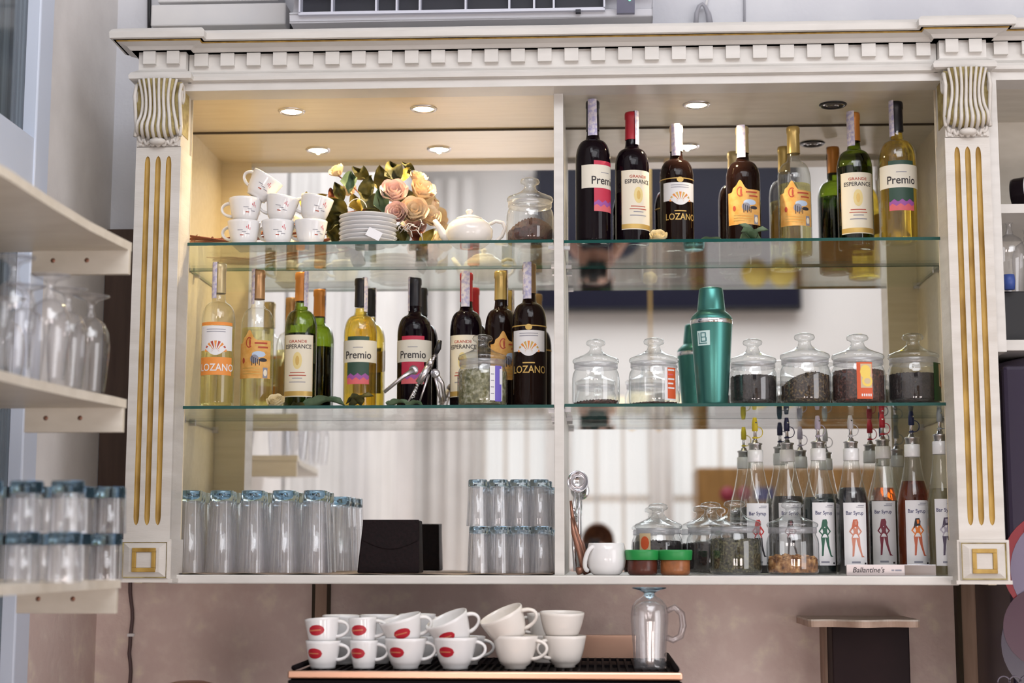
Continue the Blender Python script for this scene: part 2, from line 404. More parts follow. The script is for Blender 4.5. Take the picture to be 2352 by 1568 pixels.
# frame: rail, bottom board, posts, ceiling boards, sides
MB().box(XPL1 - .004, XPR0 + .004, 3.464, YF + .008, Z_RAIL, ZCAP1 + .004, CREAMF).build('top_rail', cab, bevel=.001)
for nm, x0, x1, m in (('ceiling_board', X_SIDE_L, XC0 + .004, MELA), ('ceiling_board', XC1 - .004, X_SIDE_R, BOARD)):
    MB().box(x0, x1, YF + .008, YM, Z_CEIL, Z_CEIL + .018, m).build(nm, cab)
MB().box(XC0, XC1, YF - .006, YM, Z_BOT, Z_CEIL + .001, CREAMF).build('center_post', cab, bevel=.001)
bb = MB().box(xa(386, 1330, 3.50), xa(2203, 1330, 3.50), 3.495, YM, Z_BOT0, Z_BOT, CREAMF)
bb.build('bottom_board', cab, bevel=.003)
for x0, x1, m in ((X_SIDE_L - .018, X_SIDE_L, MELA), (X_SIDE_R, X_SIDE_R + .018, MELA)):
    MB().box(x0, x1, YF, YM + .02, Z_BOT0, ZCAP1 + .12, m).build('side_panel', cab)
for x0, x1 in ((X_SIDE_L, XC0 + .01), (XC1 - .01, X_SIDE_R)):
    MB().box(x0, x1, YM, YM + .012, Z_BOT - .01, Z_CEIL + .01, MIRROR).build('mirror_panel', cab)
MB().box(X_SIDE_L, X_SIDE_R, YM + .0125, YM + .022, Z_BOT0, ZCAP1 + .12, MELA).build('back_panel', cab)
for x0, x1 in ((X_SIDE_L, XC0), (XC1, X_SIDE_R)):
    MB().box(x0, x1, YM - .004, YM, Z_CEIL - .004, Z_CEIL, GAP).build('joint_strip', cab)
for x0, x1 in ((X_SIDE_L, XPL1 + .001), (XPR0 - .001, X_SIDE_R)):
    MB().box(x0, x1, YF + .0125, YF + .016, Z_BOT, Z_CEIL, MELA).build('frame_back', cab)
# pilasters
def flute_shaft(xl, xr, yf, yb, z0, z1, fz0, fz1):
    mb = MB(); w = xr - xl; cen = [xl + w * t for t in (.265, .50, .735)]; hw = .0062; dp = .006
    xs = [xl]
    for c in cen: xs += [c - hw + 2 * hw * k / 8 for k in range(9)]
    xs.append(xr)
    zs = [z0, fz0] + [fz0 + .022 * k / 6 for k in range(1, 7)] + [fz1 - .022 * (6 - k) / 6 for k in range(6)] + [fz1, z1]
    def sc(z):
        if z <= fz0 or z >= fz1: return 0
        t = min(z - fz0, fz1 - z) / .022
        return math.sqrt(max(0, 1 - (1 - min(1, t)) ** 2))
    vs = []
    for z in zs:
        q = sc(z)
        for i, x in enumerate(xs):
            d = 0
            if 0 < i < len(xs) - 1:
                k = (i - 1) // 9; c = cen[k]; t = (x - c) / hw
                d = dp * math.sqrt(max(0, 1 - t * t)) * q; x = c + (x - c) * q
            vs.append((x, yf + d, z))
    n = len(xs); o = len(mb.v); mb.v += [Vector(v) for v in vs]
    for j in range(len(zs) - 1):
        for i in range(n - 1):
            inn = 1 <= i <= n - 3 and (i - 1) % 9 != 8 and sc((zs[j] + zs[j + 1]) / 2) > 0
            a = o + j * n + i
            mb.f.append([a, a + 1, a + n + 1, a + n]); mb.m.append(mb.mi(GOLD if inn else CREAM)); mb.sm.append(False)
    mb.box(xl, xr, yf + .009, yb, z0, z1, CREAM)
    for x in (xl, xr): mb.add([(x, yf, z0), (x, yf + .01, z0), (x, yf + .01, z1), (x, yf, z1)], [(0, 1, 2, 3)], CREAM)
    return mb
ZSH1, ZBL1, ZBL0 = za(360, 338, YP), za(340, 1238, YP), za(340, 1333, YP)
F0, F1 = za(360, 1206, YP), za(360, 358, YP)
def capital(xl, xr, z0, z1, parent):
    w = xr - xl; h = z1 - z0; cx = (xl + xr) / 2
    mb = MB(); mb.box(xl, xr, YP - .002, YF, z0, z1, CREAM)
    zb = z0 + h * .17; hl = z1 - zb
    def prof(v): return .036 - .027 * v ** 1.2 + .020 * math.exp(-((v - .86) / .16) ** 2) - .012 * max(0, v - .93) / .07
    def wid(v): return (.43 - .085 * math.sin(PI * min(1, v / .80)) + .03 * max(0, v - .7) / .3) * w
    def P(t, v, off=0.0):
        return Vector((cx + t * wid(v), YP - prof(v) * (1 - .35 * abs(t) ** 3) - off, z1 - .001 - hl * v - .10 * hl * (1 - t * t) * max(0, v - .6) / .4))
    mb.grid(lambda u, v: P(2 * u - 1, v * .97, -.0035), 24, 24, OLIVEGOLD, True)
    NR = 8
    for i in range(NR):
        t = -1 + 2 * i / (NR - 1)
        pts = [P(t, v / 18, 0.0) for v in range(19)]
        mb.tube(pts, [.0030 + .0012 * (v / 18) for v in range(19)], CREAM, 8)
        if i < NR - 1:
            t2 = -1 + 2 * (i + 1) / (NR - 1)
            arc = []
            for k in range(9):
                q = k / 8; p = P(t + (t2 - t) * q, 1.0, .0005); p.z -= .011 * math.sin(PI * q); p.y += .002 * math.sin(PI * q); arc.append(p)
            mb.tube(arc, .0040, CREAM, 8)
    mb.lathe([(0, -.5), (.6, -.42), (.95, -.2), (1, 0), (.95, .2), (.6, .42), (0, .5)], CREAM, 16, Matrix.Translation((cx, YP - .012, zb - .016)) @ Matrix.Diagonal((.019, .010, .018, 1)))
    for k in range(-3, 4):
        if abs(k) > 1: mb.box(cx + k * w * .135 - .004, cx + k * w * .135 + .004, YP - .005, YP, z0 + .002, z0 + h * .14, CREAM)
    # side scrolls
    for x in (xl - .001, xr + .001):
        pts = []
        for k in range(30):
            a = k / 29 * 2.3 * PI; rr = .005 + .016 * (k / 29)
            pts.append((x, YP - .004 + rr * .85 * math.cos(a + 1.2), z1 - .034 + rr * 1.25 * math.sin(a + 1.2)))
        e = pts[-1]
        pts += [(x, YP - .026, z1 - .04), (x, YP - .017, z1 - h * .45), (x, YP - .006, z1 - h * .70), (x, YP - .012, z1 - h * .86)]
        mb.tube(pts, .0042, CREAM, 6)
        mb.box(min(x, cx), max(x, cx), YP - .010, YF - .02, z1 - h * .8, z1 - .004, OLIVEGOLD)
    return mb.build('capital', parent)
def pilaster(xl, xr):
    p = flute_shaft(xl, xr, YP, YF + .012, ZBL1, ZSH1, F0, F1).build('pilaster', cab)
    capital(xl + .001, xr - .001, ZSH1 + .001, ZCAP1, p)
    b = MB(); x0, x1 = xl - .006, xr + .006
    y0 = YP - .006
    b.box(x0, x1, y0, YF + .012, ZBL0, ZBL1, CREAM)
    b.box(x0 - .004, x1 + .004, y0 - .002, YF, ZBL0 - .004, ZBL0 + .004, BRONZE if False else CREAM)
    cx, cz = (x0 + x1) / 2, (ZBL0 + ZBL1) / 2; hw, hh = (x1 - x0) / 2, (ZBL1 - ZBL0) / 2
    def ring(a0, b0, a1, b1, ya, yb_, m):
        v = [(cx - a0, ya, cz - b0), (cx + a0, ya, cz - b0), (cx + a0, ya, cz + b0), (cx - a0, ya, cz + b0), (cx - a1, yb_, cz - b1), (cx + a1, yb_, cz - b1), (cx + a1, yb_, cz + b1), (cx - a1, yb_, cz + b1)]
        b.add(v, [(0, 1, 5, 4), (1, 2, 6, 5), (2, 3, 7, 6), (3, 0, 4, 7)], m)
    a, c = hw * .93, hh * .93
    ring(a, c, a * .93, c * .93, y0, y0 - .006, CREAM); ring(a * .93, c * .93, a * .88, c * .88, y0 - .006, y0 - .003, OLIVEGOLD)
    ring(a * .88, c * .88, a * .62, c * .62, y0 - .003, y0 - .009, CREAM); ring(a * .62, c * .62, a * .5, c * .5, y0 - .009, y0 - .009, CREAM)
    b.build('base_block', p)
    r = MB(); g = .026; g2 = .017
    r.box(cx - g, cx + g, y0 - .013, y0, cz - g, cz - g2, GOLD); r.box(cx - g, cx + g, y0 - .013, y0, cz + g2, cz + g, GOLD)
    r.box(cx - g, cx - g2, y0 - .013, y0, cz - g2, cz + g2, GOLD); r.box(cx + g2, cx + g, y0 - .013, y0, cz - g2, cz + g2, GOLD)
    r.box(cx - g2, cx + g2, y0 - .010, y0, cz - g2, cz + g2, CREAM)
    r.build('rosette', p, bevel=.001)
pilaster(XPL0, XPL1); pilaster(XPR0, XPR1)
SHADE = noisy('dark brown shade strip', (0.060, 0.034, 0.024), (0.085, 0.050, 0.036), 8, .6, 0, (5, 5, .5))
MB().box(XL + .002, X_SIDE_L - .019, YM - .01, YB - .001, Z_BOT0, za(280, 528, YM), SHADE).build('shade_strip', cab)  # dark strip painting in the shade on the wall beside the pilaster
# shelf pins (small metal clips on the sides)
for x, s in ((X_SIDE_L, 1), (XC0, -1), (XC1, 1), (X_SIDE_R, -1)):
    for kz in ('T', 'M'):
        z = ZG[kz + ('L' if x < XC0 + .001 else 'R')] - GT
        for y in (YF + .04, YM - .05):
            MB().box(min(x, x + s * .014), max(x, x + s * .014), y - .006, y + .006, z - .008, z - .0003, STEEL).build('shelf_pin', cab)
# glass shelves
def gshelf(key, x0, x1, label):
    z = ZG[key]; mb = MB(); y0, y1 = YF, YM - .004
    v = [(x0, y0, z - GT), (x1, y0, z - GT), (x1, y1, z - GT), (x0, y1, z - GT), (x0, y0, z), (x1, y0, z), (x1, y1, z), (x0, y1, z)]
    mb.add(v, [(0, 3, 2, 1), (4, 5, 6, 7)], SHELFG); mb.add(v, [(0, 1, 5, 4), (1, 2, 6, 5), (2, 3, 7, 6), (3, 0, 4, 7)], SHELFE)
    tag(mb.build('glass_shelf'), label, 'shelf', 'glass shelves of the cabinet')
gshelf('TL', X_SIDE_L + .002, XC0 - .001, 'green edged glass shelf under the white cups, saucers and dried roses')
gshelf('ML', X_SIDE_L + .002, XC0 - .001, 'green edged glass shelf under the bottle row with the corkscrew')
gshelf('TR', XC1 + .001, X_SIDE_R - .002, 'green edged glass shelf under the topmost row of wine bottles')
gshelf('MR', XC1 + .001, X_SIDE_R - .002, 'green edged glass shelf under the tea jars and teal shaker')
# downlights
BULB = emis('lit halogen lamp', (1.0, 0.80, 0.48), 60)
OFFB = pm('unlit lamp glass', (0.10, 0.09, 0.09), 0.2, .3)
def downlight(px, py, lit, power, label, col):
    p = None
    d = RT * (px - W / 2) + UP * (H / 2 - py) + _w * F
    p = CAM + d * ((Z_CEIL - CAM.z) / d.z)
    t = thing('downlight', label, 'lamp', (p.x, p.y, Z_CEIL))
    MB().lathe([(.024, -.0005), (.026, -.004), (.030, -.004), (.0325, -.001), (.0325, .0)], STEEL if lit else BLACK, 32).build('trim_ring', t)
    if lit: MB().lathe([(0, -.0036), (.014, -.0034), (.021, -.0024), (.0245, -.0006)], BULB, 24).build('bulb', t)
    else:
        MB().lathe([(0, -.002), (.012, -.002), (.0125, -.0035), (.015, -.0035), (.0155, -.002), (.025, -.0015)], OFFB, 24).build('bulb', t)
    if lit:
        l = bpy.data.lights.new('downlight_beam', 'SPOT'); l.energy = power; l.color = col; l.spot_size = 3.0; l.spot_blend = 0.8; l.shadow_soft_size = .005
        o = bpy.data.objects.new('downlight_beam', l); scene.collection.objects.link(o); o.location = (p.x, p.y, Z_CEIL - .007)
WARM = (1.0, 0.76, 0.42)
downlight(670, 255, True, 13, 'lit round downlight in the cabinet ceiling above the stacked white cups', WARM)
downlight(973, 249, True, 13, 'lit round downlight in the cabinet ceiling above the dried roses', WARM)
downlight(1600, 240, True, 9, 'lit round downlight above the sparkling wine bottle with foil neck', (1.0, 0.82, 0.55))
downlight(1913, 240, False, 0, 'unlit dark round downlight in the cabinet ceiling', WARM)
# ------------------------------------------------------------------ next cabinet bay beyond the pilaster
bay = thing('side_cabinet', 'narrow cream cabinet bay with white shelves beyond the fluted pilaster', 'cabinet', (0, 0, 0))
bx1 = XPR1 + .62
cornice_run(XPR1 + .004, bx1, YE, 0, 0, .0595, .031, bay)
MB().box(XPR1 - .003, XFR, YP + .012, YM, za(2300, 806, YP), ZCAP1, CREAMF).build('frame_post', bay)
MB().box(XFR, bx1, 3.464, YF + .008, Z_RAIL, ZCAP1 + .004, CREAMF).build('top_rail', bay)
MB().box(XFR, bx1, YF + .008, YM, Z_CEIL, Z_CEIL + .018, BOARD).build('ceiling_board', bay)
MB().box(XFR, bx1, YM, YM + .015, za(2330, 806, YF), Z_CEIL, BOARD).build('back_panel', bay)
ZS1, ZS2 = za(2330, 468, YF), za(2330, 780, YF)
for z, t in ((ZS1, .021), (ZS2, .024)):
    MB().box(XFR, bx1, YF, YM, z - t, z, CREAMF).build('shelf_board', bay, bevel=.001)
MB().box(bx1, bx1 + .02, YF, YM, za(2330, 806, YF), ZCAP1 + .12, BOARD).build('side_panel', bay)
# ------------------------------------------------------------------ trim and wall details
TRIMW = noisy('tan timber trim', (0.30, 0.19, 0.13), (0.42, 0.28, 0.20), 8, 0.5, 0, (5, 5, .5))
x0, x1 = xa(722, 1380, YB), xa(757, 1380, YB)
tr = MB().box(x0, x1, YB - .014, YB, 0, Z_BOT0, TRIMW); tr.box(x0 - .003, x0 + .004, YB - .017, YB, 0, Z_BOT0, GAP); tr.box(x1 - .004, x1 + .003, YB - .017, YB, 0, Z_BOT0, GAP)
struct('trim_1', tr)
x0, x1 = xa(2197, 1450, YB), xa(2243, 1450, YB)
tr = MB().box(x0, x1, YB - .03, YB, 0, Z_BOT0, TRIMW); tr.box(x0 - .004, x0 + .006, YB - .034, YB, 0, Z_BOT0, GAP)
struct('trim_2', tr)
cx = xa(303, 1450, YB)
cb = thing('wall_cable', 'thin dark cable clipped to the wall below the fluted pilaster', 'cable', (cx, YB - .006, 0))
zc = za(305, 1457, YB)
DCAB = pm('dark cable', (.10, .06, .06), .5)
MB().tube([(xa(303, y, YB) - cx - (.004 if y > 1480 else 0) + .003 * math.sin(y * .05), 0, za(303, y, YB)) for y in range(1300, 1900, 20)], .0045, DCAB, 8).build('cord', cb)
MB().box(-.008, .008, -.006, .006, zc - .004, zc + .003, PORC).build('cable_clip', cb)
# ------------------------------------------------------------------ bottles
BGRED = pm('dark red wine bottle', (0.005, 0.002, 0.004), 0.05, 0, 0.22)
BGBRN = pm('brown black bottle', (0.010, 0.004, 0.003), 0.05, 0, 0.25)
BGGRN = lens_liquid('green bottle filled', (0.28, 0.38, 0.03), 1.34, .3)
GRNSH = thin_glass('green bottle glass', (0.44, 0.55, 0.12), (0.06, 0.10, 0.02), 0.05, epow=1.5)
DKGRN = thin_glass('green glass neck', (0.30, 0.42, 0.18), (0.02, 0.06, 0.03), 0.05, epow=1.5)
CLRSH = thin_glass('clear bottle glass', (0.97, 0.98, 0.96), (0.52, 0.52, 0.45), 0.06, epow=2.8, haze=.02)
WINEP = lens_liquid('pale wine', (0.97, 0.94, 0.68), 1.34, .75)
WINEY = lens_liquid('golden wine', (0.97, 0.83, 0.30), 1.34, .68)
LPAP = pm('cream label paper', (0.74, 0.68, 0.55), .6); LWHT = pm('white label paper', (0.74, 0.73, 0.74), .55)
LPREM = pm('ivory label paper', (0.72, 0.68, 0.58), .6)
LORG = noisy('orange label paper', (0.62, 0.30, 0.06), (0.74, 0.42, 0.13), 60, .55)
INK = pm('dark ink', (0.03, 0.025, 0.03), .6); INKR = pm('red ink', (0.42, 0.06, 0.03), .6); GREYI = pm('grey ink', (0.25, 0.25, 0.30), .6)
SKY = pm('pale blue print', (.45, .55, .70), .6)
GOLDI = pm('gold print', (0.60, 0.40, 0.12), .35, .3); ORGI = pm('orange print', (0.75, 0.27, 0.05), .5)
GRNI = pm('dark green print', (0.03, 0.07, 0.05), .5); REDI = pm('crimson print', (0.50, 0.03, 0.07), .5); PURI = pm('purple print', (0.30, 0.08, 0.32), .5); PNKI = pm('rose print', (0.62, 0.12, 0.14), .5)
STRIPM = noisy('lilac excise strip', (0.42, 0.40, 0.62), (0.70, 0.66, 0.72), 120, .6, lo=.4, hi=.6)
CAPS = {'black': pm('black capsule', (0.012, 0.012, 0.018), .35), 'orange': pm('orange capsule', (0.60, 0.24, 0.05), .35, .2), 'copper': pm('copper capsule', (0.45, 0.26, 0.12), .3, .5),
        'gold': pm('gold capsule', (0.55, 0.40, 0.14), .3, .5), 'red': pm('red capsule', (0.42, 0.015, 0.03), .35), 'tan': pm('tan capsule', (0.50, 0.40, 0.22), .3, .4), 'foil': pm('pale foil', (0.80, 0.66, 0.48), .3, .3), 'brown': pm('brown gold capsule', (0.28, 0.18, 0.09), .35, .4)}
def bprof(r, h, t=0.0):
    "bordeaux bottle outline; t insets it for the contents"
    k = h / .30; n = .0142 - t; b = r - t
    P = [(0, .004 + t), (b * .80, .0015 + t), (b * .96, .003 + t), (b, .010 + t), (b, .174)] + [(n * 1.25 + (b - n * 1.25) * math.cos(q * PI / 20) ** .85, .174 + .043 * math.sin(q * PI / 20)) for q in range(1, 10)] + [(n * 1.20, .2195), (n * 1.07, .226), (n, .236), (n * .97, .284), (n * 1.08, .286), (n * 1.08, .296), (n, .2995), (0, .30)]
    return [(q, z * k) for q, z in P]
def cut(prof, zmax):
    out = []
    for (r0, z0), (r1, z1) in zip(prof, prof[1:]):
        out.append((r0, z0))
        if z1 > zmax:
            t = (zmax - z0) / (z1 - z0) if z1 > z0 else 0; out.append((r0 + (r1 - r0) * t, zmax)); out.append((0, zmax)); return out
    return out + [prof[-1]]
def lab_premio(r, k, top, low, jag):
    mb = MB(); w = r * 1.45
    mb.strip(r, -w, w, .112 * k, .160 * k, LPREM, 24)
    s = r * .70
    mb.strip(r, -s, s, .160 * k, .1685 * k, top, 10); mb.strip(r, -s, s, .064 * k, .112 * k, low, 10)
    def jz(x): return (.082 + .006 * abs(((x / .009) % 2) - 1)) * k
    mb.strip(r, -s, s, .064 * k, jz, jag, 24, .0007); mb.strip(r, -s, s, .064 * k, lambda x: jz(x + .004) - .009 * k, PNKI, 24, .0008)
    mb.wtext('Premio', .0235 * k, INK, r, 0, .127 * k, sx=.9)
    mb.strip(r, -.012, .012, .1435 * k, .1448 * k, GREYI, 6, .0008)
    return mb
def lab_esper(r, k):
    mb = MB(); w = r * 1.04
    mb.strip(r, -w, w, .032 * k, .163 * k, LPAP, 20)
    for dx in (-w + .001, w - .0018): mb.strip(r, dx, dx + .0008, .034 * k, .161 * k, GOLDI, 2, .0008)
    mb.strip(r, -w, w, .034 * k, .044 * k, GOLDI, 16, .0008)
    mb.wtext('GRANDE', .0085 * k, INKR, r, 0, .1485 * k, sx=1.15); mb.wtext('ESPERANCE', .0125 * k, INK, r, 0, .1375 * k, sx=.93)
    mb.oval(r, 0, .108 * k, .011, .018 * k, pm('pale gold print', (.72, .58, .25), .5)); mb.oval(r, 0, .108 * k, .0045, .010 * k, GOLDI, .0011)
    for z, q in ((.082, .018), (.076, .021), (.070, .012), (.062, .02)): mb.strip(r, -q, q, z * k, (z + .0018) * k, INKR if z > .07 else GREYI, 10, .0008)
    return mb
def sun(mb, r, z0, k, m1, m2):
    n = 9
    for i in range(n):
        a = PI * (i + .5) / n; x1, z1 = .024 * math.cos(a), .024 * math.sin(a)
        b0, b1 = a - .11, a + .11
        mb.poly_wrap(r, [(.006 * math.cos(a), z0 - .010 * k + .006 * math.sin(a)), (.026 * math.cos(b0), z0 - .010 * k + .024 * math.sin(b0) * k), (.026 * math.cos(b1), z0 - .010 * k + .024 * math.sin(b1) * k)], m1 if i % 2 else m2, .0011)
def lab_lozano(r, k, red):
    mb = MB(); w = r * 1.08
    lo = .115 * k
    mb.strip(r, -w, w, lambda x: lo - .010 * k * max(0, 1 - (x / .020) ** 2), (.158 if red else .166) * k, LWHT, 24)
    if red:
        mb.strip(r, -r * PI, r * PI, .1665 * k, .1690 * k, GOLDI, 40, .0006); mb.oval(r, 0, .1645 * k, .008, .006 * k, GOLDI)
        sun(mb, r, .122 * k, k, GOLDI, ORGI)
        mb.wtext('LOZANO', .021 * k, GOLDI, r, .002, .077 * k, sx=.86)
        mb.strip(r, -.014, .014, .090 * k, .0925 * k, GOLDI, 8, .0008)
    else:
        mb.strip(r, -w, w, .1672 * k, .1738 * k, ORGI, 20)
        sun(mb, r, .121 * k, k, INKR, ORGI)
        mb.strip(r, -w, w, .064 * k, .101 * k, ORGI, 20)
        mb.wtext('LOZANO', .021 * k, LWHT, r, .004, .079 * k, .0011, sx=.86)
    for z in ((.151, .146) if red else (.158, .153)): mb.strip(r, -.022, .022, z * k, (z + .0014) * k, GREYI, 8, .0009)
    return mb
def lab_orange(r, k):
    mb = MB(); w = r * 1.12
    def top(x):
        return (.146 + .022 * math.exp(-((x + .011) / .0095) ** 2) + .004 * math.exp(-((x + .026) / .006) ** 2) - (.006 if x < -.030 else 0)) * k
    mb.strip(r, -w, w, .065 * k, top, LORG, 40)
    pts = [(-.011 + .0085 * math.cos(a), (.141 + .0115 * math.sin(a)) * k) for a in [0.9 + 4.6 * i / 14 for i in range(15)]]
    pin = [(-.011 + .0062 * math.cos(a), (.141 + .009 * math.sin(a)) * k) for a in [5.5 - 4.6 * i / 14 for i in range(15)]]
    mb.poly_wrap(r, pts + pin, INKR); mb.oval(r, -.009, .1405 * k, .0022, .008 * k, INKR, .001)
    for i, (z, a, b) in enumerate(((.138, .002, .032), (.129, .010, .034), (.134, .004, .028))): mb.strip(r, a, b, z * k, (z + .0035) * k, INKR if i < 2 else GOLDI, 10, .0009)
    mb.oval(r, .012, .116 * k, .016, .0065 * k, SKY, .0009); mb.oval(r, .002, .106 * k, .010, .009 * k, GREYI, .0010); mb.oval(r, .022, .104 * k, .010, .004 * k, INK, .0010)
    for i in range(5): mb.strip(r, -.004 + i * .0042, -.0022 + i * .0042, (.092 + .003 * (i % 2)) * k, (.112 - .002 * i) * k, INK, 2, .0012)
    mb.oval(r, -.026, .103 * k, .004, .006 * k, INKR, .0009)
    mb.strip(r, .022, .034, .066 * k, .088 * k, GREYI, 6, .0009); mb.oval(r, .028, .077 * k, .0048, .007 * k, LPAP, .0012)
    for z in (.086, .080, .074): mb.strip(r, -.028, .016, z * k, (z + .0015) * k, GOLDI, 10, .0009)
    return mb
def bottle(label, pxb, ytop, Y, key, glass, style, cap, r=.0385, rot=0.0, strip=0.0, lvl=.60, shape=None, group=None):
    z = ZG[key]; x = xa(pxb, 925 if key[0] == 'M' else 550, Y); h = za(pxb, ytop, Y) - z; k = h / .30
    t = thing('wine_bottle', label, 'wine bottle', (x, Y, z + .0002), rot, group)
    P = bprof(r, h)
    mb = MB()
    if glass == 'red': mb.lathe(P, BGRED, 40)
    elif glass == 'brown': mb.lathe(P, BGBRN, 40)
    elif glass == 'green': mb.lathe(P, GRNSH, 40)
    else: mb.lathe(P, CLRSH, 40)
    mb.build('bottle_glass', t)
    if glass in ('pale', 'yellow', 'green'):
        MB().lathe(cut(bprof(r, h, .0022), h * lvl), {'pale': WINEP, 'yellow': WINEY, 'green': BGGRN}[glass], 40).build('wine', t)
    n = .0142
    c0 = .226 * k
    MB().lathe([(n + .0014, c0 + .012 * k), (n + .0006, .284 * k), (n * 1.08 + .0008, .286 * k), (n * 1.08 + .0008, .2965 * k), (n + .0006, .3004 * k), (0, .3008 * k)], CAPS[cap], 28).build('capsule', t)
    m = {'premio_g': lambda: lab_premio(r, k, GRNI, GRNI, PURI), 'premio_r': lambda: lab_premio(r, k, REDI, REDI, PURI), 'esper': lambda: lab_esper(r, k), 'loz_w': lambda: lab_lozano(r, k, False), 'loz_r': lambda: lab_lozano(r, k, True), 'orange': lambda: lab_orange(r, k)}[style]()
    m.build('label', t)
    if strip is not None:
        s = MB(); q = n + .0022
        s.grid(lambda u, v: ((q + .0012 * v * (1 - v)) * math.sin(strip + (u - .5) * 1.35), -(q + .0022 * (1 - v)) * math.cos(strip + (u - .5) * 1.35) - .001, (.226 + .0765 * v) * k), 6, 6, STRIPM)
        s.grid(lambda u, v: (q * (1 - v) * math.sin(strip + (u - .5) * 1.35), -q * (1 - v) * math.cos(strip + (u - .5) * 1.35), .3025 * k), 6, 3, STRIPM)
        s.build('excise_strip', t)
    return t
bottle('clear white wine bottle with separate white and orange labels, nearest the fluted pilaster', 497, 607, 3.575, 'ML', 'pale', 'loz_w', 'tan', strip=-.9, lvl=.54, rot=.10)
bottle('clear white wine bottle with orange picture label on the corkscrew shelf', 588, 622, 3.655, 'ML', 'pale', 'orange', 'copper', strip=-1.0, lvl=.58)
bottle('green bottle with orange capsule and tall cream label on the corkscrew shelf', 688, 627, 3.735, 'ML', 'green', 'esper', 'orange', strip=1.25, lvl=.56)
bottle('golden white wine bottle with ivory band label and black capsule on the corkscrew shelf', 826, 641, 3.785, 'ML', 'yellow', 'premio_g', 'black', strip=1.3, lvl=.78, r=.040)
bottle('dark bottle with ivory band over a red label behind the corkscrew', 951, 640, 3.785, 'ML', 'red', 'premio_r', 'black', strip=-1.4, r=.0415)
bottle('dark bottle with red capsule and cream label behind the jar of dried herbs', 1070, 628, 3.75, 'ML', 'red', 'esper', 'red', strip=.1, rot=-.15)
bottle('dark bottle with gold capsule and orange label beside the herb jar', 1150, 624, 3.715, 'ML', 'brown', 'orange', 'gold', strip=1.2, r=.0375, rot=.5)
bottle('dark bottle with white sun label and gold lettering next to the center post', 1216, 607, 3.64, 'ML', 'brown', 'loz_r', 'brown', strip=-.35, r=.0395)
bottle('dark bottle with pink and ivory label turned aside on the topmost shelf', 1363, 234, 3.60, 'TR', 'red', 'premio_r', 'black', strip=-.9, rot=.75, r=.0405)
bottle('dark bottle with red capsule and tall cream label on the topmost shelf', 1453, 260, 3.62, 'TR', 'red', 'esper', 'red', strip=.75, rot=.35, r=.0395)
bottle('dark bottle with pale foil neck and sun label under a lit downlight', 1556, 290, 3.70, 'TR', 'brown', 'loz_r', 'foil', strip=-.3, r=.040, rot=.15)
bottle('dark bottle with yellow orange picture label and green leaves at its foot', 1709, 293, 3.74, 'TR', 'brown', 'orange', 'tan', strip=-.35, r=.0405)
bottle('clear white wine bottle with orange picture label on the topmost shelf', 1827, 293, 3.765, 'TR', 'pale', 'orange', 'gold', strip=None, r=.0395, lvl=.55)
bottle('green bottle with orange capsule and cream label below the unlit downlight', 1967, 261, 3.70, 'TR', 'green', 'esper', 'orange', strip=-.7, r=.0415, lvl=.6)
bottle('golden wine bottle with ivory band label standing last on the topmost shelf by the pilaster', 2067, 236, 3.62, 'TR', 'yellow', 'premio_g', 'black', strip=-1.2, r=.0425, lvl=.78)
# ------------------------------------------------------------------ lidded jars and their contents
def tea(name, c1, c2, c3, sc=190):
    return noisy(name, c1, c2, sc, .8, 1.0, lo=.35, hi=.68, detail=5, c3=c3)
T_BLACK = tea('black tea', (.006, .004, .005), (.035, .022, .020), (.012, .008, .008))
T_GREEN = tea('green tea', (.010, .012, .006), (.16, .15, .07), (.05, .045, .02))
T_MIX = tea('mixed leaf tea', (.010, .007, .005), (.20, .13, .05), (.035, .02, .012))
T_RED = tea('fruit tea', (.02, .006, .006), (.16, .05, .035), (.05, .018, .014))
T_HERB = tea('pale herb tea', (.10, .10, .04), (.48, .46, .36), (.24, .23, .12), 110)
T_NUT = tea('walnut pieces', (.09, .030, .010), (.62, .36, .15), (.30, .13, .04), 85)
T_COFF = tea('ground coffee', (.03, .010, .007), (.09, .028, .02), (.05, .015, .01), 120)
GASK = thin_glass('translucent seal ring', (.80, .80, .82), (.5, .5, .55), .12, .25, haze=.22)
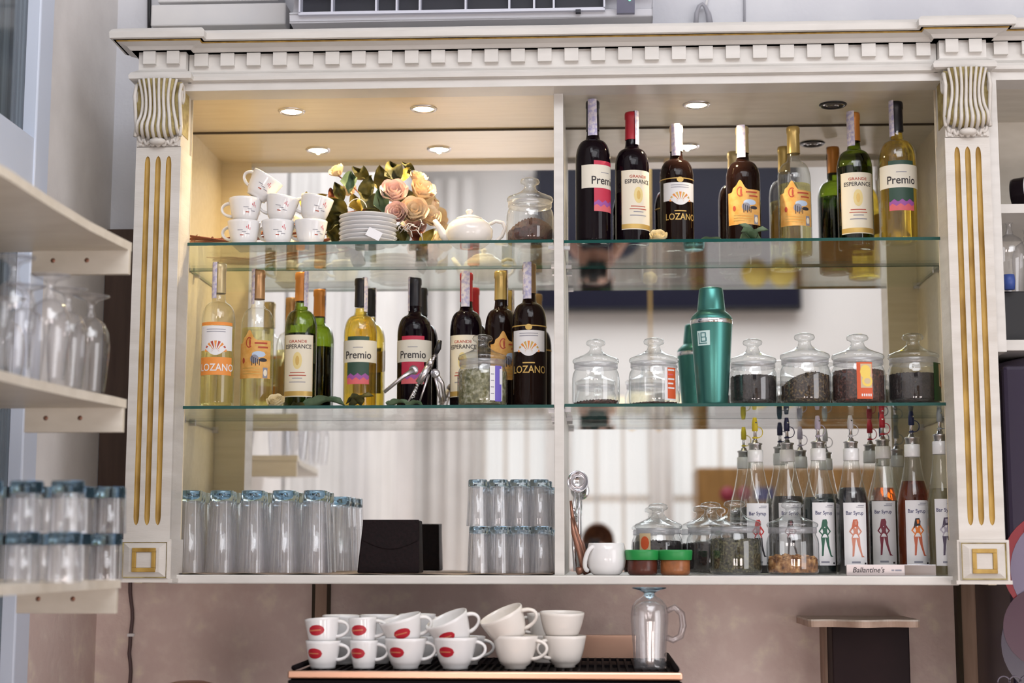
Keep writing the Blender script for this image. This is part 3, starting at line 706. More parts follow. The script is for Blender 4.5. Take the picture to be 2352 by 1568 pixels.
def jar(label, px, ytop, Y, z, wpx, ybase, clabel=None, cm=None, cl=0.5, heap=0.0, lean=0.0, lab=None, kind='jar', slope=0.0):
    x = xa(px, ybase, Y); R = wpx * .5 * Y / F; h = za(px, ytop, Y) - z
    t = thing('glass_jar', label, 'jar', (x, Y, z + .0002), 0)
    hb = h * .58; e = .0025
    B = [(0, .003), (R * .86, .002), (R * .96, .006), (R, .014), (R, hb * .72), (R * .97, hb * .84), (R * .90, hb * .93), (R * .89, hb)]
    MB().lathe(B, JARG, 40).build('jar_body', t)
    MB().lathe([(R * .905, hb * .965), (R * .925, hb * .975), (R * .925, hb * 1.10), (R * .905, hb * 1.11)], GASK if clabel or True else JARG, 40).build('seal_ring', t)
    L = [(0, hb * 1.08), (R * .90, hb * 1.09), (R * .97, hb * 1.12), (R * .985, hb * 1.17), (R * .95, hb * 1.21), (R * .72, hb * 1.27), (R * .45, hb * 1.34), (R * .28, hb * 1.42), (R * .235, hb * 1.50), (R * .26, hb * 1.54), (R * .38, hb * 1.57), (R * .415, hb * 1.62), (R * .37, hb * 1.68), (R * .22, hb * 1.715), (0, hb * 1.724)]
    MB().lathe(L, JARG, 40).build('lid', t)
    if lab: lab(R, hb).build('label', t)
    if cm:
        zc = hb * cl; Ri = R - .0035
        rnd = random.Random(px)
        ph = [rnd.random() * 6 for _ in range(6)]
        def surf(u, v):
            a = u * 2 * PI; rr = Ri * v
            xx, yy = rr * math.cos(a), rr * math.sin(a)
            zz = zc + heap * hb * (1 - v * v) + lean * xx - slope * (xx * .0) + .0022 * math.sin(xx * 420 + ph[0]) * math.sin(yy * 380 + ph[1]) + .0012 * math.sin(xx * 900 + ph[2])
            return (xx, yy, max(.006, zz))
        mb = MB(); mb.grid(surf, 56, 14, cm, True)
        mb.grid(lambda u, v: (Ri * math.cos(u * 2 * PI), Ri * math.sin(u * 2 * PI), .0055 + (surf(u, 1)[2] - .0055) * v), 56, 6, cm, True)
        mb.lathe([(0, .005), (Ri, .0055)], cm, 40)
        if clabel[1] in ('walnuts', 'herbs') or cm is T_MIX:
            big = {'walnuts': .011, 'herbs': .0042}.get(clabel[1], .0036)
            for q in range(130 if clabel[1] == 'walnuts' else 220):
                a = rnd.random() * 2 * PI; rr = Ri * .96 * math.sqrt(rnd.random()); wallp = rnd.random() < .55
                if wallp: rr = Ri - big * .95; a = -PI / 2 + rnd.uniform(-1.5, 1.5)
                zt_ = surf((a / (2 * PI)) % 1, rr / Ri)[2]; zz = rnd.uniform(.007, max(.008, zt_)) if wallp else zt_ + big * .1
                sc = big * rnd.uniform(.5, 1.0)
                mb.lathe([(0, -.6), (.75, -.35), (1, .1), (.6, .6), (0, .7)], cm, 5, Matrix.Translation((rr * math.cos(a), rr * math.sin(a), zz)) @ Matrix.Rotation(rnd.random() * 6, 4, 'Z') @ Matrix.Rotation(rnd.random() * 3, 4, 'X') @ Matrix.Diagonal((sc, sc * .6, sc * .55, 1)), smooth=False)
        o = mb.build('loose_' + clabel[1], None, (x, Y, z + .0002)); tag(o, clabel[0], clabel[2], None, 'stuff')
    return t
def lab_rect(x0, x1, z0, z1, base, extra):
    def f(R, hb):
        mb = MB(); r = R; mb.strip(r, x0 * R, x1 * R, z0 * hb, z1 * hb, base, 14); extra(mb, r, R, hb); return mb
    return f
YEL = pm('yellow print', (.80, .58, .12), .5); ORR = pm('red orange print', (.62, .10, .03), .5); GRNP = pm('bottle green print', (.02, .06, .02), .5); VIOL = pm('violet print', (.16, .12, .50), .5); TANP = pm('tan print', (.60, .46, .28), .5)
def ex_pas(mb, r, R, hb):
    mb.strip(r, -.08 * R, .34 * R, .36 * hb, .93 * hb, TANP, 8, .0008)
    mb.oval(r, .10 * R, .74 * hb, .2 * R, .16 * hb, YEL, .001); mb.oval(r, .16 * R, .52 * hb, .2 * R, .13 * hb, YEL, .0012); mb.oval(r, .16 * R, .52 * hb, .12 * R, .07 * hb, TANP, .0014)
    for k in range(5): mb.strip(r, (-.06 + .08 * k) * R, (-.01 + .08 * k) * R, .16 * hb, .22 * hb, LWHT, 3, .001)
def ex_choc(mb, r, R, hb):
    mb.strip(r, .96 * R, 1.25 * R, .42 * hb, .95 * hb, TANP, 8, .0008); mb.oval(r, 1.15 * R, .6 * hb, .12 * R, .15 * hb, BGBRN, .001); mb.oval(r, 1.19 * R, .48 * hb, .10 * R, .1 * hb, ORGI, .0012)
def ex_red(mb, r, R, hb):
    for k in range(5): mb.strip(r, .52 * R, (.84 - .06 * (k % 2)) * R, (.84 - .11 * k) * hb, (.88 - .11 * k) * hb, LWHT if k != 1 else PNKI, 5, .001)
    mb.oval(r, .42 * R, .33 * hb, .07 * R, .06 * hb, LWHT, .001)
def ex_viol(mb, r, R, hb):
    mb.strip(r, .36 * R, .95 * R, .12 * hb, .92 * hb, LWHT, 10, .0007); mb.strip(r, .58 * R, .90 * R, .10 * hb, .93 * hb, VIOL, 8, .0009)
    mb.strip(r, .80 * R, .95 * R, .5 * hb, .86 * hb, LWHT, 4, .0011)
    for k in range(4): mb.strip(r, .40 * R, .54 * R, (.72 - .15 * k) * hb, (.74 - .15 * k) * hb, GREYI, 3, .0009)
zMR, zML, zTL = ZG['MR'], ZG['ML'], ZG['TL']
jar('nearly empty lidded glass jar next to the center post on the shaker shelf', 1369, 779, 3.62, zMR, 109, 925, ('thin dark layer of tea in the nearly empty jar by the center post', 'tea', 'tea'), T_RED, .12, .05, lean=.05)
jar('empty lidded glass jar with a small red label', 1503, 776, 3.62, zMR, 117, 925, ('thin sprinkle of tea under the small red label', 'tea', 'tea'), T_RED, .07, .03, lab=lab_rect(.38, .92, .12, .92, LWHT, lambda mb, r, R, hb: (mb.strip(r, .5 * R, .92 * R, .16 * hb, .92 * hb, ORR, 8, .0007), ex_red(mb, r, R, hb))))
jar('lidded glass jar of black tea right beside the teal shaker', 1731, 778, 3.62, zMR, 110, 925, ('black tea in the jar beside the teal shaker', 'tea', 'tea'), T_BLACK, .74, .05)
jar('lidded glass jar of mixed leaf tea without any label', 1851, 765, 3.60, zMR, 116, 925, ('sloping mixed leaf tea in the unlabelled jar', 'tea', 'tea'), T_MIX, .56, .20, lean=.22)
jar('lidded glass jar with an orange and yellow fruit label', 1973, 767, 3.60, zMR, 122, 925, ('reddish fruit tea behind the orange and yellow label', 'tea', 'tea'), T_RED, .80, .06, lab=lab_rect(-.22, .36, .10, .97, ORR, ex_pas))
jar('lidded glass jar with a dark green label at the end of the shaker shelf', 2101, 765, 3.61, zMR, 118, 925, ('black tea beside the dark green label', 'tea', 'tea'), T_BLACK, .72, .03, lab=lab_rect(.62, 1.3, .08, .97, GRNP, ex_choc))
jar('lidded glass jar of dried herbs with violet label between two dark bottles', 1108, 768, 3.60, zML, 116, 922, ('pale dried herbs behind the violet label', 'herbs', 'herbs'), T_HERB, .82, .06, lab=lab_rect(.34, .36, .1, .12, LWHT, ex_viol))
jar('lidded glass jar of ground coffee beside the white teapot', 1217, 409, 3.60, zTL, 111, 552, ('dark brown ground coffee heaped beside the teapot', 'coffee', 'coffee'), T_COFF, .38, .30, lean=.12)
def ex_half(mb, r, R, hb):
    mb.oval(r, -.62 * R, .75 * hb, .2 * R, .16 * hb, ORR, .001)
jar('lidded glass jar standing behind the two small green topped jars', 1513, 1155, 3.72, Z_BOT, 110, 1315, ('black tea in the jar behind the green lids', 'tea', 'tea'), T_BLACK, .78, .03, lab=lab_rect(-.9, -.36, .1, .98, TANP, ex_half))
jar('lidded glass jar of black tea half hidden behind the jar of green herbs', 1634, 1152, 3.705, Z_BOT, 112, 1313, ('black tea half hidden behind the green herbs', 'tea', 'tea'), T_BLACK, .72, .03)
jar('lidded glass jar of green herbs on the bottom board', 1690, 1149, 3.585, Z_BOT, 120, 1318, ('green herbs filling the jar on the bottom board', 'herbs', 'herbs'), T_GREEN, .80, .03)
jar('lidded glass jar of walnut pieces in front of the syrup bottles', 1822, 1151, 3.575, Z_BOT, 118, 1318, ('walnut pieces lying in the jar before the syrup bottles', 'walnuts', 'nuts'), T_NUT, .36, .06)
# small jars with green lids
GLID = pm('green plastic lid', (.02, .26, .06), .35); 
for px, col, lb in ((1476, (.10, .025, .015), 'small jar of dark brown spice with a green lid beside the white mug'), (1551, (.33, .12, .045), 'small jar of light brown spice with a green lid')):
    sp = noisy('spice powder', tuple(c * .7 for c in col), col, 80, .25)
    x = xa(px, 1317, 3.555); t = thing('spice_jar', lb, 'jar', (x, 3.555, Z_BOT + .0002))
    R = .0345
    MB().lathe([(0, .001), (R * .82, 0), (R * .93, .004), (R * .95, .012), (R * .95, .032), (R * .9, .036)], sp, 36).build('jar_body', t)
    MB().lathe([(R * 1.04, .033), (R * 1.07, .035), (R * 1.12, .051), (R * 1.11, .054), (R * 1.05, .0555), (0, .0545)], GLID, 36).build('lid', t)
# ------------------------------------------------------------------ shaker
TEAL = pm('teal brushed metal', (.07, .235, .21), .30, .85)
x = xa(1637, 928, 3.57); t = thing('cocktail_shaker', 'teal metal cocktail shaker with a square emblem on the jar shelf', 'shaker', (x, 3.57, zMR + .0002))
hs = za(1637, 662, 3.57) - zMR; k = hs / .268
body = [(0, 0), (.0335, 0), (.0345, .002), (.0478, .183)]; 
MB().lathe([(r * k, z * k) for r, z in body], TEAL, 48).build('cup', t)
MB().lathe([(.0478 * k, .183 * k), (.0486 * k, .184 * k), (.0486 * k, .1925 * k), (.0478 * k, .1935 * k)], CHROME, 48).build('rim_band', t)
MB().lathe([(r * k, z * k) for r, z in [(.0478, .1935), (.0482, .196), (.044, .203), (.036, .211), (.032, .214), (.0315, .216)]], TEAL, 48).build('strainer', t)
MB().lathe([(r * k, z * k) for r, z in [(.0315, .216), (.032, .2175), (.0275, .262), (.026, .2665), (.022, .268), (0, .268)]], TEAL, 48).build('cap', t)
def rb(z): return (.0345 + (z / k - .002) / .181 * .0133) * k
em = MB(); ETQ = pm('pale teal print', (.55, .72, .70), .5)
ez, ehw = .148 * k, .0152; M0 = Matrix.Rotation(-.52, 4, 'Z')
M0 = Matrix.Rotation(-.50, 4, 'Z')
em.strip(rb, -ehw, ehw, ez - .0165, ez + .0165, ETQ, 8, .0006, M0)
for a0, a1, z0, z1 in ((-.0115, -.0095, -.013, .012), (-.0115, .0085, -.013, -.011), (-.0062, -.0036, -.0085, .0125), (-.0062, .0062, .0105, .0125), (-.0062, .0065, .0008, .0028), (-.0062, .0072, -.0085, -.0063), (.0042, .0066, .0025, .0115), (.0052, .0078, -.0075, .001)):
    em.strip(rb, a0, a1, ez + z0, ez + z1, pm('emblem dark teal', (.05, .18, .19), .4) if 'emblem dark teal' not in bpy.data.materials else bpy.data.materials['emblem dark teal'], 4, .0010, M0)
em.build('emblem', t)
# ------------------------------------------------------------------ syrup bottles
SYR = {'clear': lens_liquid('clear syrup', (.84, .84, .76), 1.36, .5), 'amber': lens_liquid('amber syrup', (.80, .34, .07), 1.36, .4), 'dark': pm('dark syrup', (.008, .005, .008), .1, 0, .6), 'green': pm('green black syrup', (.004, .012, .012), .1, 0, .6)}
SKIN_ = [(.62, .25, .16), (.25, .05, .04), (.70, .20, .03), (.45, .42, .50), (.03, .12, .06), (.45, .05, .04)]
def figure(mb, r, cz, hgt, body, legs, hair, lean):
    s = hgt
    def P(pts, m, o): mb.poly_wrap(r, [(x * s + lean * z * s, cz + z * s) for x, z in pts], m, o)
    P([(-.075, .20), (.07, .20), (.05, .33), (.085, .02), (.09, -.05), (-.10, -.05), (-.085, .02), (-.05, .10)][0:0] or [(-.09, .32), (.07, .33), (.05, .18), (.10, .02), (-.11, .02), (-.05, .17)], body, .0010)
    P([(-.11, .02), (.0, .02), (-.03, -.20), (-.055, -.46), (-.10, -.47), (-.09, -.20)], legs, .0010)
    P([(.0, .02), (.10, .02), (.11, -.18), (.17, -.44), (.23, -.48), (.14, -.48), (.05, -.2)], legs, .0010)
    P([(-.09, .31), (-.06, .28), (-.13, .18), (-.06, .10), (-.08, .08), (-.17, .18)], body, .0011)
    P([(.07, .32), (.04, .28), (.12, .18), (.06, .10), (.08, .08), (.16, .18)], body, .0011)
    P([(-.06, .49), (.04, .50), (.07, .42), (.06, .30), (-.02, .30), (-.11, .22), (-.08, .40)], hair, .0012)
    P([(-.03, .46), (.035, .46), (.035, .36), (-.02, .35)], body, .0014)
def pmc(c, n): return pm(n, c, .5)
FM = {n: pmc(c, 'figure print ' + n) for n, c in (('skin', (.55, .22, .15)), ('wine', (.20, .03, .05)), ('orange', (.72, .19, .03)), ('grey', (.42, .38, .46)), ('green', (.02, .10, .06)), ('red', (.48, .03, .03)), ('black', (.02, .015, .02)), ('tan', (.50, .12, .06)), ('dgrey', (.08, .06, .10)))}
NAVY = pm('navy print', (.03, .03, .12), .5)
def syrup(label, px, Y, ycap, liq, yliq, fig, cap, rot=0.0, capm=None, r=.0375):
    x = xa(px, 1315, Y); h = za(px, ycap, Y) - Z_BOT; k = h / .292
    t = thing('syrup_bottle', label, 'syrup bottle', (x, Y, Z_BOT + .0002), rot)
    def prof(tk):
        return [(0, .002 + tk), (r * .9, .001 + tk), (r - tk, .008 + tk), (r - tk, .150 * k), (r * .97 - tk, .160 * k), (r * .86 - tk, .178 * k), (r * .66 - tk, .205 * k), (.0195 - tk, .232 * k), (.0168 - tk, .250 * k), (.0160 - tk, .278 * k)]
    MB().lathe(prof(0) + [(.0150, .2795 * k), (.0150, .288 * k)], CLRSH, 40).build('bottle_glass', t)
    zl_ = za(px, yliq, Y) - Z_BOT
    MB().lathe(cut(prof(.0018) + [(0, .278 * k)], zl_), SYR[liq], 40).build('syrup', t)
    MB().lathe([(.0174, .2505 * k), (.0180, .2515 * k), (.0178, .2765 * k), (.0168, .2775 * k)], PORC, 32).build('collar', t)
    mb = MB(); mb.strip(r, -r * .72, r * .72, .020 * k, .157 * k, LWHT, 16)
    mb.wtext('Bar Syrup', .0118, NAVY, r, -.001, .134 * k, sx=.86); mb.strip(r, .006, .021, .150 * k, .1515 * k, GREYI, 5, .0008); mb.strip(r, .002, .020, .1465 * k, .1478 * k, GREYI, 5, .0008)
    figure(mb, r, .079 * k, .086, *fig)
    mb.strip(r, -.010, .009, .0255 * k, .0295 * k, GREYI, 6, .0008); mb.strip(r, .019, .024, .023 * k, .027 * k, INK, 3, .0008)
    mb.build('label', t)
    p = MB(); z0 = .279 * k
    p.lathe([(.0135, z0 - .012), (.0142, z0 + .009), (.0168, z0 + .011), (.0168, z0 + .014), (.0075, z0 + .016), (.006, z0 + .022), (0, z0 + .022)], STEEL, 24)
    p.tube([(0, 0, z0 + .016), (0, 0, z0 + .048), (.002, -.004, z0 + .064)], [.0046, .0036, .0032], CHROME, 10)
    po = p.build('pourer', t)
    c = MB()
    c.lathe([(.0042, z0 + .042), (.0068, z0 + .043), (.0068, z0 + .060), (.0046, z0 + .074), (0, z0 + .075)], capm, 16)
    s = -1 if px % 2 else 1
    c.tube([(s * .005, 0, z0 + .052)] + [(s * (.006 + .012 * math.sin(a)), 0, z0 + .040 + .013 * math.cos(a)) for a in [PI * i / 8 for i in range(9)]] + [(s * .002, 0, z0 + .027)], .0011, capm, 6)
    c.lathe([(.0045, z0 + .025), (.0062, z0 + .0255), (.0062, z0 + .0285), (.0045, z0 + .029)], capm, 16)
    c.build('pourer_cap', po)
    return t
CY = pm('yellow rubber', (.70, .55, .03), .5); CN = pm('navy rubber', (.02, .02, .06), .5); CG = pm('grey rubber', (.30, .32, .33), .5); CLI = pm('lilac rubber', (.52, .46, .58), .5); CR = pm('red rubber', (.48, .02, .04), .5); CBL = pm('blue rubber', (.015, .025, .09), .5); CW = pm('white rubber', (.62, .60, .62), .5)
syrup('syrup bottle with yellow pourer cap, red haired figure label', 1740, 3.72, 1019, 'dark', 1165, (FM['red'], FM['black'], FM['red'], .0), 0, 0, CY)
syrup('syrup bottle with black pourer cap standing behind the walnut jar', 1814, 3.79, 1018, 'dark', 1140, (FM['wine'], FM['black'], FM['black'], 0), 0, 0, CN, .0390)
syrup('green black syrup bottle with lilac pourer cap and green figure label', 1886, 3.70, 1015, 'green', 1142, (FM['green'], FM['green'], FM['green'], .0), 0, .15, CLI, .0385)
syrup('dark syrup bottle with white pourer cap and sunburned figure label', 1962, 3.66, 1015, 'dark', 1120, (FM['skin'], FM['skin'], FM['tan'], .0), 0, 0, CW, .0375)
syrup('dark syrup bottle with red pourer cap and wine coloured figure label', 2036, 3.775, 1010, 'dark', 1150, (FM['wine'], FM['wine'], FM['wine'], .0), 0, -.25, CR, .040)
syrup('amber syrup bottle with navy pourer cap', 2104, 3.67, 1005, 'amber', 1105, (FM['orange'], FM['tan'], FM['black'], .0), 0, 0, CBL, .037)
syrup('clear syrup bottle with grey figure label next to the end pilaster', 2170, 3.60, 998, 'clear', 1122, (FM['grey'], FM['dgrey'], FM['dgrey'], .0), 0, 0, CG, .034)
# metal plaque in front of the syrup bottles
t = thing('metal_plaque', 'small brushed metal plaque with script lettering before the syrup bottles', 'plaque', (xa(2045, 1322, 3.545), 3.545, Z_BOT))
PLQ = pm('satin plaque metal', (.62, .56, .56), .35, .7)
MB().box(-.095, .098, -.004, .004, .0002, .024, PLQ).box(.030, .098, -.0052, -.004, .0002, .024, CHROME).build('plate', t, bevel=.0008)
mb = MB(); mb.text('Ballantine\'s', .0155, INK, lambda x, y: Vector((x - .047, -.0046, y + .012)), .25)
mb.box(.002, .008, -.0046, -.004, .010, .0135, GREYI).box(.010, .024, -.0046, -.004, .010, .0135, GREYI)
mb.build('lettering', t)
# ------------------------------------------------------------------ cups
LOGO = pm('red oval logo', (.45, .015, .03), .35); LOGOI = pm('faded logo lettering', (.58, .20, .10), .4)
def mug_geo(R0, R1, h, belly=1.0, foot=True):
    e = .0028
    o = []
    if foot: o = [(0, .003), (R0 * .82, .003), (R0 * .86, 0), (R0, 0), (R0, .004)]
    else: o = [(0, 0), (R0, 0)]
    n = 10
    for i in range(1, n + 1):
        t = i / n; o.append((R0 + (R1 - R0) * t ** belly, .004 + (h - .004) * t))
    inner = [(max(0, r - e), max(.006, z)) for r, z in o[-n:]][::-1]
    return o + [(R1 - e * .5, h + .001)] + inner + [(0, .006)]
def rfun(R0, R1, h, belly): return lambda z: R0 + (R1 - R0) * max(0.0001, min(1, (z - .004) / (h - .004))) ** belly
def cup_parts(t, R0, R1, h, belly, hand=0.0, mat=None, logo=None, hs=1.0, deco=None, foot=True):
    mat = mat or PORC
    MB().lathe(mug_geo(R0, R1, h, belly, foot), mat, 40).build('cup_body', t)
    rf = rfun(R0, R1, h, belly)
    za_, zb_ = h * .86, h * .30
    ra, rb_ = rf(za_) - .002, rf(zb_) - .002
    pts = []
    for i in range(13):
        a = i / 12; ang = PI / 2 - a * PI
        pts.append(((ra + (rb_ - ra) * a) + hs * .023 * math.cos(ang) * (1 + .15 * (1 - a)), 0, (za_ + zb_) / 2 + (za_ - zb_) / 2 * math.sin(ang)))
    mb = MB(); mb.tube(pts, [.0044 - .0012 * math.sin(PI * i / 12) for i in range(13)], mat, 10, Matrix.Rotation(hand, 4, 'Z') @ Matrix.Diagonal((1, 1.5, 1, 1)))
    mb.build('handle', t)
    if logo is not None:
        m = MB(); M = Matrix.Rotation(logo, 4, 'Z')
        m.oval(rf, 0, h * .56, .0175, .0105, LOGO, .0006, M); m.strip(rf, -.010, .010, h * .56 - .0012, h * .56 + .0012, LOGOI, 6, .0011, M)
        m.oval(rf, -.0125, h * .56, .0018, .0018, LOGOI, .0011, M)
        m.build('logo', t)
    if deco:
        m = MB(); M = Matrix.Rotation(deco, 4, 'Z')
        for (a, b, z, hh, mm) in ((-.014, -.002, .56, .0014, GREYI), (-.004, .006, .49, .0014, GREYI), (.004, .014, .42, .0014, GREYI), (-.008, .000, .36, .0022, INKR), (.010, .0115, .62, .010, PNKI), (.014, .0152, .58, .006, PNKI), (.006, .0078, .66, .004, PNKI)):
            m.strip(rf, a, b, h * z, h * z + hh, mm, 4, .0006, M)
        m.build('printed_motif', t)
    return t
# white cups with small printed marks, on the glass shelf
zt = zTL + .0002
tray = tag(MB().box(-.118, .118, -.055, .055, 0, .0025, pm('white paper', (.80, .78, .74), .7)).build('paper_sheet', None, (xa(655, 556, 3.60), 3.60, zt)), 'white paper sheet lying under the printed white cups', 'paper')
zc = zt + .0028
cupd = dict(R0=.024, R1=.0385, h=.058, belly=.55)
def pcup(px, Y, z, label, hand, deco, tilt=None, rz=0):
    t = thing('cup', label, 'cup', (xa(px, 540, Y), Y, z), rz, 'printed white cups on the glass shelf', rot=tilt)
    cup_parts(t, hand=hand, deco=deco, **cupd); return t
def inv(z): return z
hc = .058
pcup(560, 3.60, zc, 'printed white cup at the bottom of the three cup stack', PI - .3, .2)
pcup(562, 3.60, zc + .0545, 'printed white cup in the middle of the three cup stack', PI - .1, .5)
pcup(585, 3.605, zc + .117, 'printed white cup tipped on top of the three cup stack', PI - .2, .3, tilt=(0, .55, 0))
pcup(638, 3.60, zc, 'lower printed white cup between the three cup stack and the cup pair by the roses', PI - .5, .3)
pcup(640, 3.60, zc + .058, 'upper printed white cup tipped beside the three cup stack', PI - .2, .2, tilt=(0, .16, 0))
pcup(714, 3.60, zc, 'lower printed white cup of the pair next to the rose leaves', PI - .4, .7)
pcup(717, 3.60, zc + .058, 'upper printed white cup tipped next to the rose leaves', PI - .2, .5, tilt=(0, .2, 0))
# saucers
sx_ = xa(845, 556, 3.605)
first = None
for i in range(7):
    lb = 'white saucer, %s in the stack in front of the dried roses' % ('lowest' if i == 0 else 'topmost' if i == 6 else ORD[i] + ' from the bottom')
    loc = (sx_ + .001 * math.sin(i * 2.1), 3.605, zt + i * .0098)
    if first is None:
        first = thing('saucer', lb, 'saucer', loc, 0, 'saucer stack')
        MB().lathe([(0, .002), (.036, .002), (.037, 0), (.041, 0), (.043, .002), (.060, .007), (.0665, .0105), (.0675, .012), (.0665, .0125), (.058, .0095), (.042, .0055), (0, .005)], PORC, 48).build('dish', first)
    else: dup(first, loc, (0, 0, i * .7), lb)
tg = MB(); Mt = Matrix.Translation((xa(850, 545, 3.53), 3.532, zt + .001)) @ Matrix.Rotation(.45, 4, 'Y') @ Matrix.Rotation(-.25, 4, 'X')
tg.box(-.017, .017, -.0006, .0006, .008, .030, pm('white tag paper', (.82, .81, .82), .6), Mt)
tag(tg.build('paper_tag'), 'small white paper tag leaning on the saucer stack', 'tag')
# teapot
tx = xa(1078, 552, 3.62); t = thing('teapot', 'white porcelain teapot on the glass shelf beside the dried roses', 'teapot', (tx, 3.62, zt))
MB().lathe([(0, .001), (.034, 0), (.036, .002), (.046, .010), (.054, .026), (.055, .040), (.049, .054), (.038, .063), (.030, .066), (.0295, .067)], PORCW, 48).build('pot_body', t)
MB().lathe([(.031, .0665), (.030, .0695), (.018, .0745), (.007, .0765), (.0055, .080), (.009, .085), (.007, .0895), (0, .091)], PORCW, 32).build('lid', t)
MB().tube([(.046, 0, .054), (.062, 0, .062), (.078, 0, .058), (.083, 0, .044), (.076, 0, .026), (.062, 0, .014), (.050, 0, .016)], [.004, .0042, .0045, .0045, .0042, .004, .004], PORCW, 12).build('handle', t)
MB().tube([(-.046, 0, .020), (-.060, 0, .030), (-.070, 0, .048), (-.082, 0, .066)], [.014, .011, .0075, .0055], PORCW, 14).build('spout', t)
# dried rose bouquet, stems pointing to the pilaster
PET = noisy('dried pink petals', (.72, .44, .36), (.84, .68, .56), 30, .7, 0, lo=.3, hi=.7, c3=(.80, .58, .54))
PETY = noisy('dried cream petals', (.74, .52, .34), (.86, .74, .56), 30, .7)
LEAFD = noisy('dried olive leaves', (.025, .026, .007), (.20, .155, .03), 22, .65, c3=(.065, .060, .014))
LEAFY = noisy('dried yellow leaves', (.25, .18, .03), (.50, .38, .08), 20, .6)
LEAFG = noisy('grey green leaf', (.06, .11, .055), (.16, .22, .13), 18, .55)
STEMM = noisy('red brown stems', (.13, .03, .015), (.26, .08, .04), 30, .6)
STRING = pm('white string', (.78, .72, .68), .7)
def leaf(mb, M, L, Wd, m, curl=.3, fold=.25, wav=.12):
    def fn(u, v):
        w = Wd * math.sin(PI * min(.999, max(.02, v)) ** .8) * (u - .5)
        z = fold * abs(u - .5) * Wd * 2 - curl * L * v * v + wav * Wd * math.sin(v * 9 + u * 4)
        return (w, L * v, z)
    mb.grid(fn, 6, 10, m, True, M)
def rose(mb, M, R, m, rnd):
    for ring, (n, rr, hh, op) in enumerate(((3, .30, 1.0, .1), (4, .52, 1.0, .25), (5, .74, .95, .5), (6, .95, .85, .95))):
        for k in range(n):
            a = 2 * PI * k / n + ring * .7 + rnd.random() * .4
            def fn(u, v, a=a, rr=rr, hh=hh, op=op, n=n):
                th = a + (u - .5) * 2 * PI / n * 1.35
                prof = rr * R * (.35 + .75 * math.sin(PI * .5 * min(1, v * 1.15))) + op * R * .35 * max(0, v - .55) * 1.5
                return (prof * math.cos(th), prof * math.sin(th), R * hh * 1.5 * v * (1 - .25 * (2 * u - 1) ** 2) - R * .6 + .05 * R * math.sin(9 * u + ring))
            mb.grid(fn, 7, 7, m, True, M)
by = 3.73
bx = xa(880, 555, by)
bq = thing('rose_bouquet', 'bouquet of dried pale roses lying behind the saucers with brown stems sticking out', 'bouquet', (bx, by, zt))
def loc(px, py, dy=0.0):
    p = at(px, py, by + dy); return Vector((p.x - bx, dy, p.z - zt))
rnd = random.Random(3)
for px, py, R, dy, m, tl in ((905, 445, .027, -.06, PET, (-1.0, .2)), (950, 488, .028, -.07, PETY, (-1.1, .5)), (912, 492, .022, -.085, PET, (-1.3, -.2)), (968, 440, .026, -.02, PETY, (-.7, .7)), (985, 500, .022, -.02, PETY, (-.9, .9)), (955, 520, .020, -.03, PET, (-1.2, .6)), (775, 395, .016, .03, PETY, (-.6, -.6)), (960, 412, .018, .0, PETY, (-.5, .4))):
    mb = MB(); M = Matrix.Translation(loc(px, py, dy)) @ Matrix.Rotation(tl[1], 4, 'Y') @ Matrix.Rotation(-tl[0], 4, 'X')
    rose(mb, M, R, m, rnd); mb.build('rose', bq)
lv = [(905, 395, .075, .050, LEAFD, -.02), (880, 415, .065, .045, LEAFD, .0), (930, 400, .05, .03, LEAFY, .0), (845, 430, .06, .04, LEAFD, -.03), (805, 425, .06, .042, LEAFG, -.06), (780, 440, .05, .03, LEAFD, -.02), (850, 465, .07, .045, LEAFD, -.05), (880, 470, .06, .04, LEAFG, -.05), (760, 470, .07, .035, LEAFY, .0), (735, 462, .05, .03, LEAFY, .0), (700, 460, .04, .02, LEAFY, .02), (780, 480, .06, .04, LEAFD, -.02), (765, 510, .06, .05, LEAFD, -.02), (800, 510, .05, .04, LEAFD, .02), (775, 540, .05, .04, LEAFD, -.02), (820, 470, .06, .04, LEAFY, .0), (925, 545, .05, .03, LEAFD, -.06), (985, 545, .05, .03, LEAFY, -.04), (720, 480, .05, .025, LEAFY, .0), (900, 440, .05, .04, LEAFD, .02), (940, 385, .035, .02, LEAFD, .01), (860, 500, .06, .05, LEAFD, 0), (745, 500, .05, .04, LEAFD, 0), (770, 460, .06, .03, STEMM, 0), (835, 405, .05, .035, LEAFD, .0), (1000, 470, .03, .02, PETY, .0), (960, 540, .04, .03, STEMM, -.03)]
for i, (px, py, L, Wd, m, dy) in enumerate(lv):
    mb = MB(); a = rnd.uniform(-1.0, 1.0); p = loc(px, py, dy)
    M = Matrix.Translation(p) @ Matrix.Rotation(a, 4, 'Y') @ Matrix.Rotation(PI / 2 + rnd.uniform(-.5, .3), 4, 'X') @ Matrix.Translation((0, -L / 2, 0))
    leaf(mb, M, L, Wd, m, rnd.uniform(-.3, .5), rnd.uniform(.2, .9), rnd.uniform(.12, .38)); mb.build('leaf', bq)
for i in range(9):
    mb = MB(); y0 = 541 + 1.7 * i + rnd.uniform(-1, 1); a = loc(426 + rnd.uniform(0, 14), y0, -.06 + .011 * i); b = loc(520, 551 + rnd.uniform(-4, 4), -.03 + .004 * i); c = loc(760, 520 + rnd.uniform(-25, 20), .02); d = loc(900, 470, .0)
    a.z = max(a.z, .004); b.z = max(b.z, .004 )
    mb.tube([a, a.lerp(b, .5) + Vector((0, 0, .002 * math.sin(i * 2))), b, c, d], [.0016, .0020, .0020, .002, .002], STEMM, 6)
    for k in (.2, .6, .85):
        q = a.lerp(b, k); mb.tube([q, q + Vector((.004, -.002, .007 * (1 if i % 2 else .6)))], [.0014, .0004], STEMM, 5)
    mb.build('stem', bq)
mb = MB()
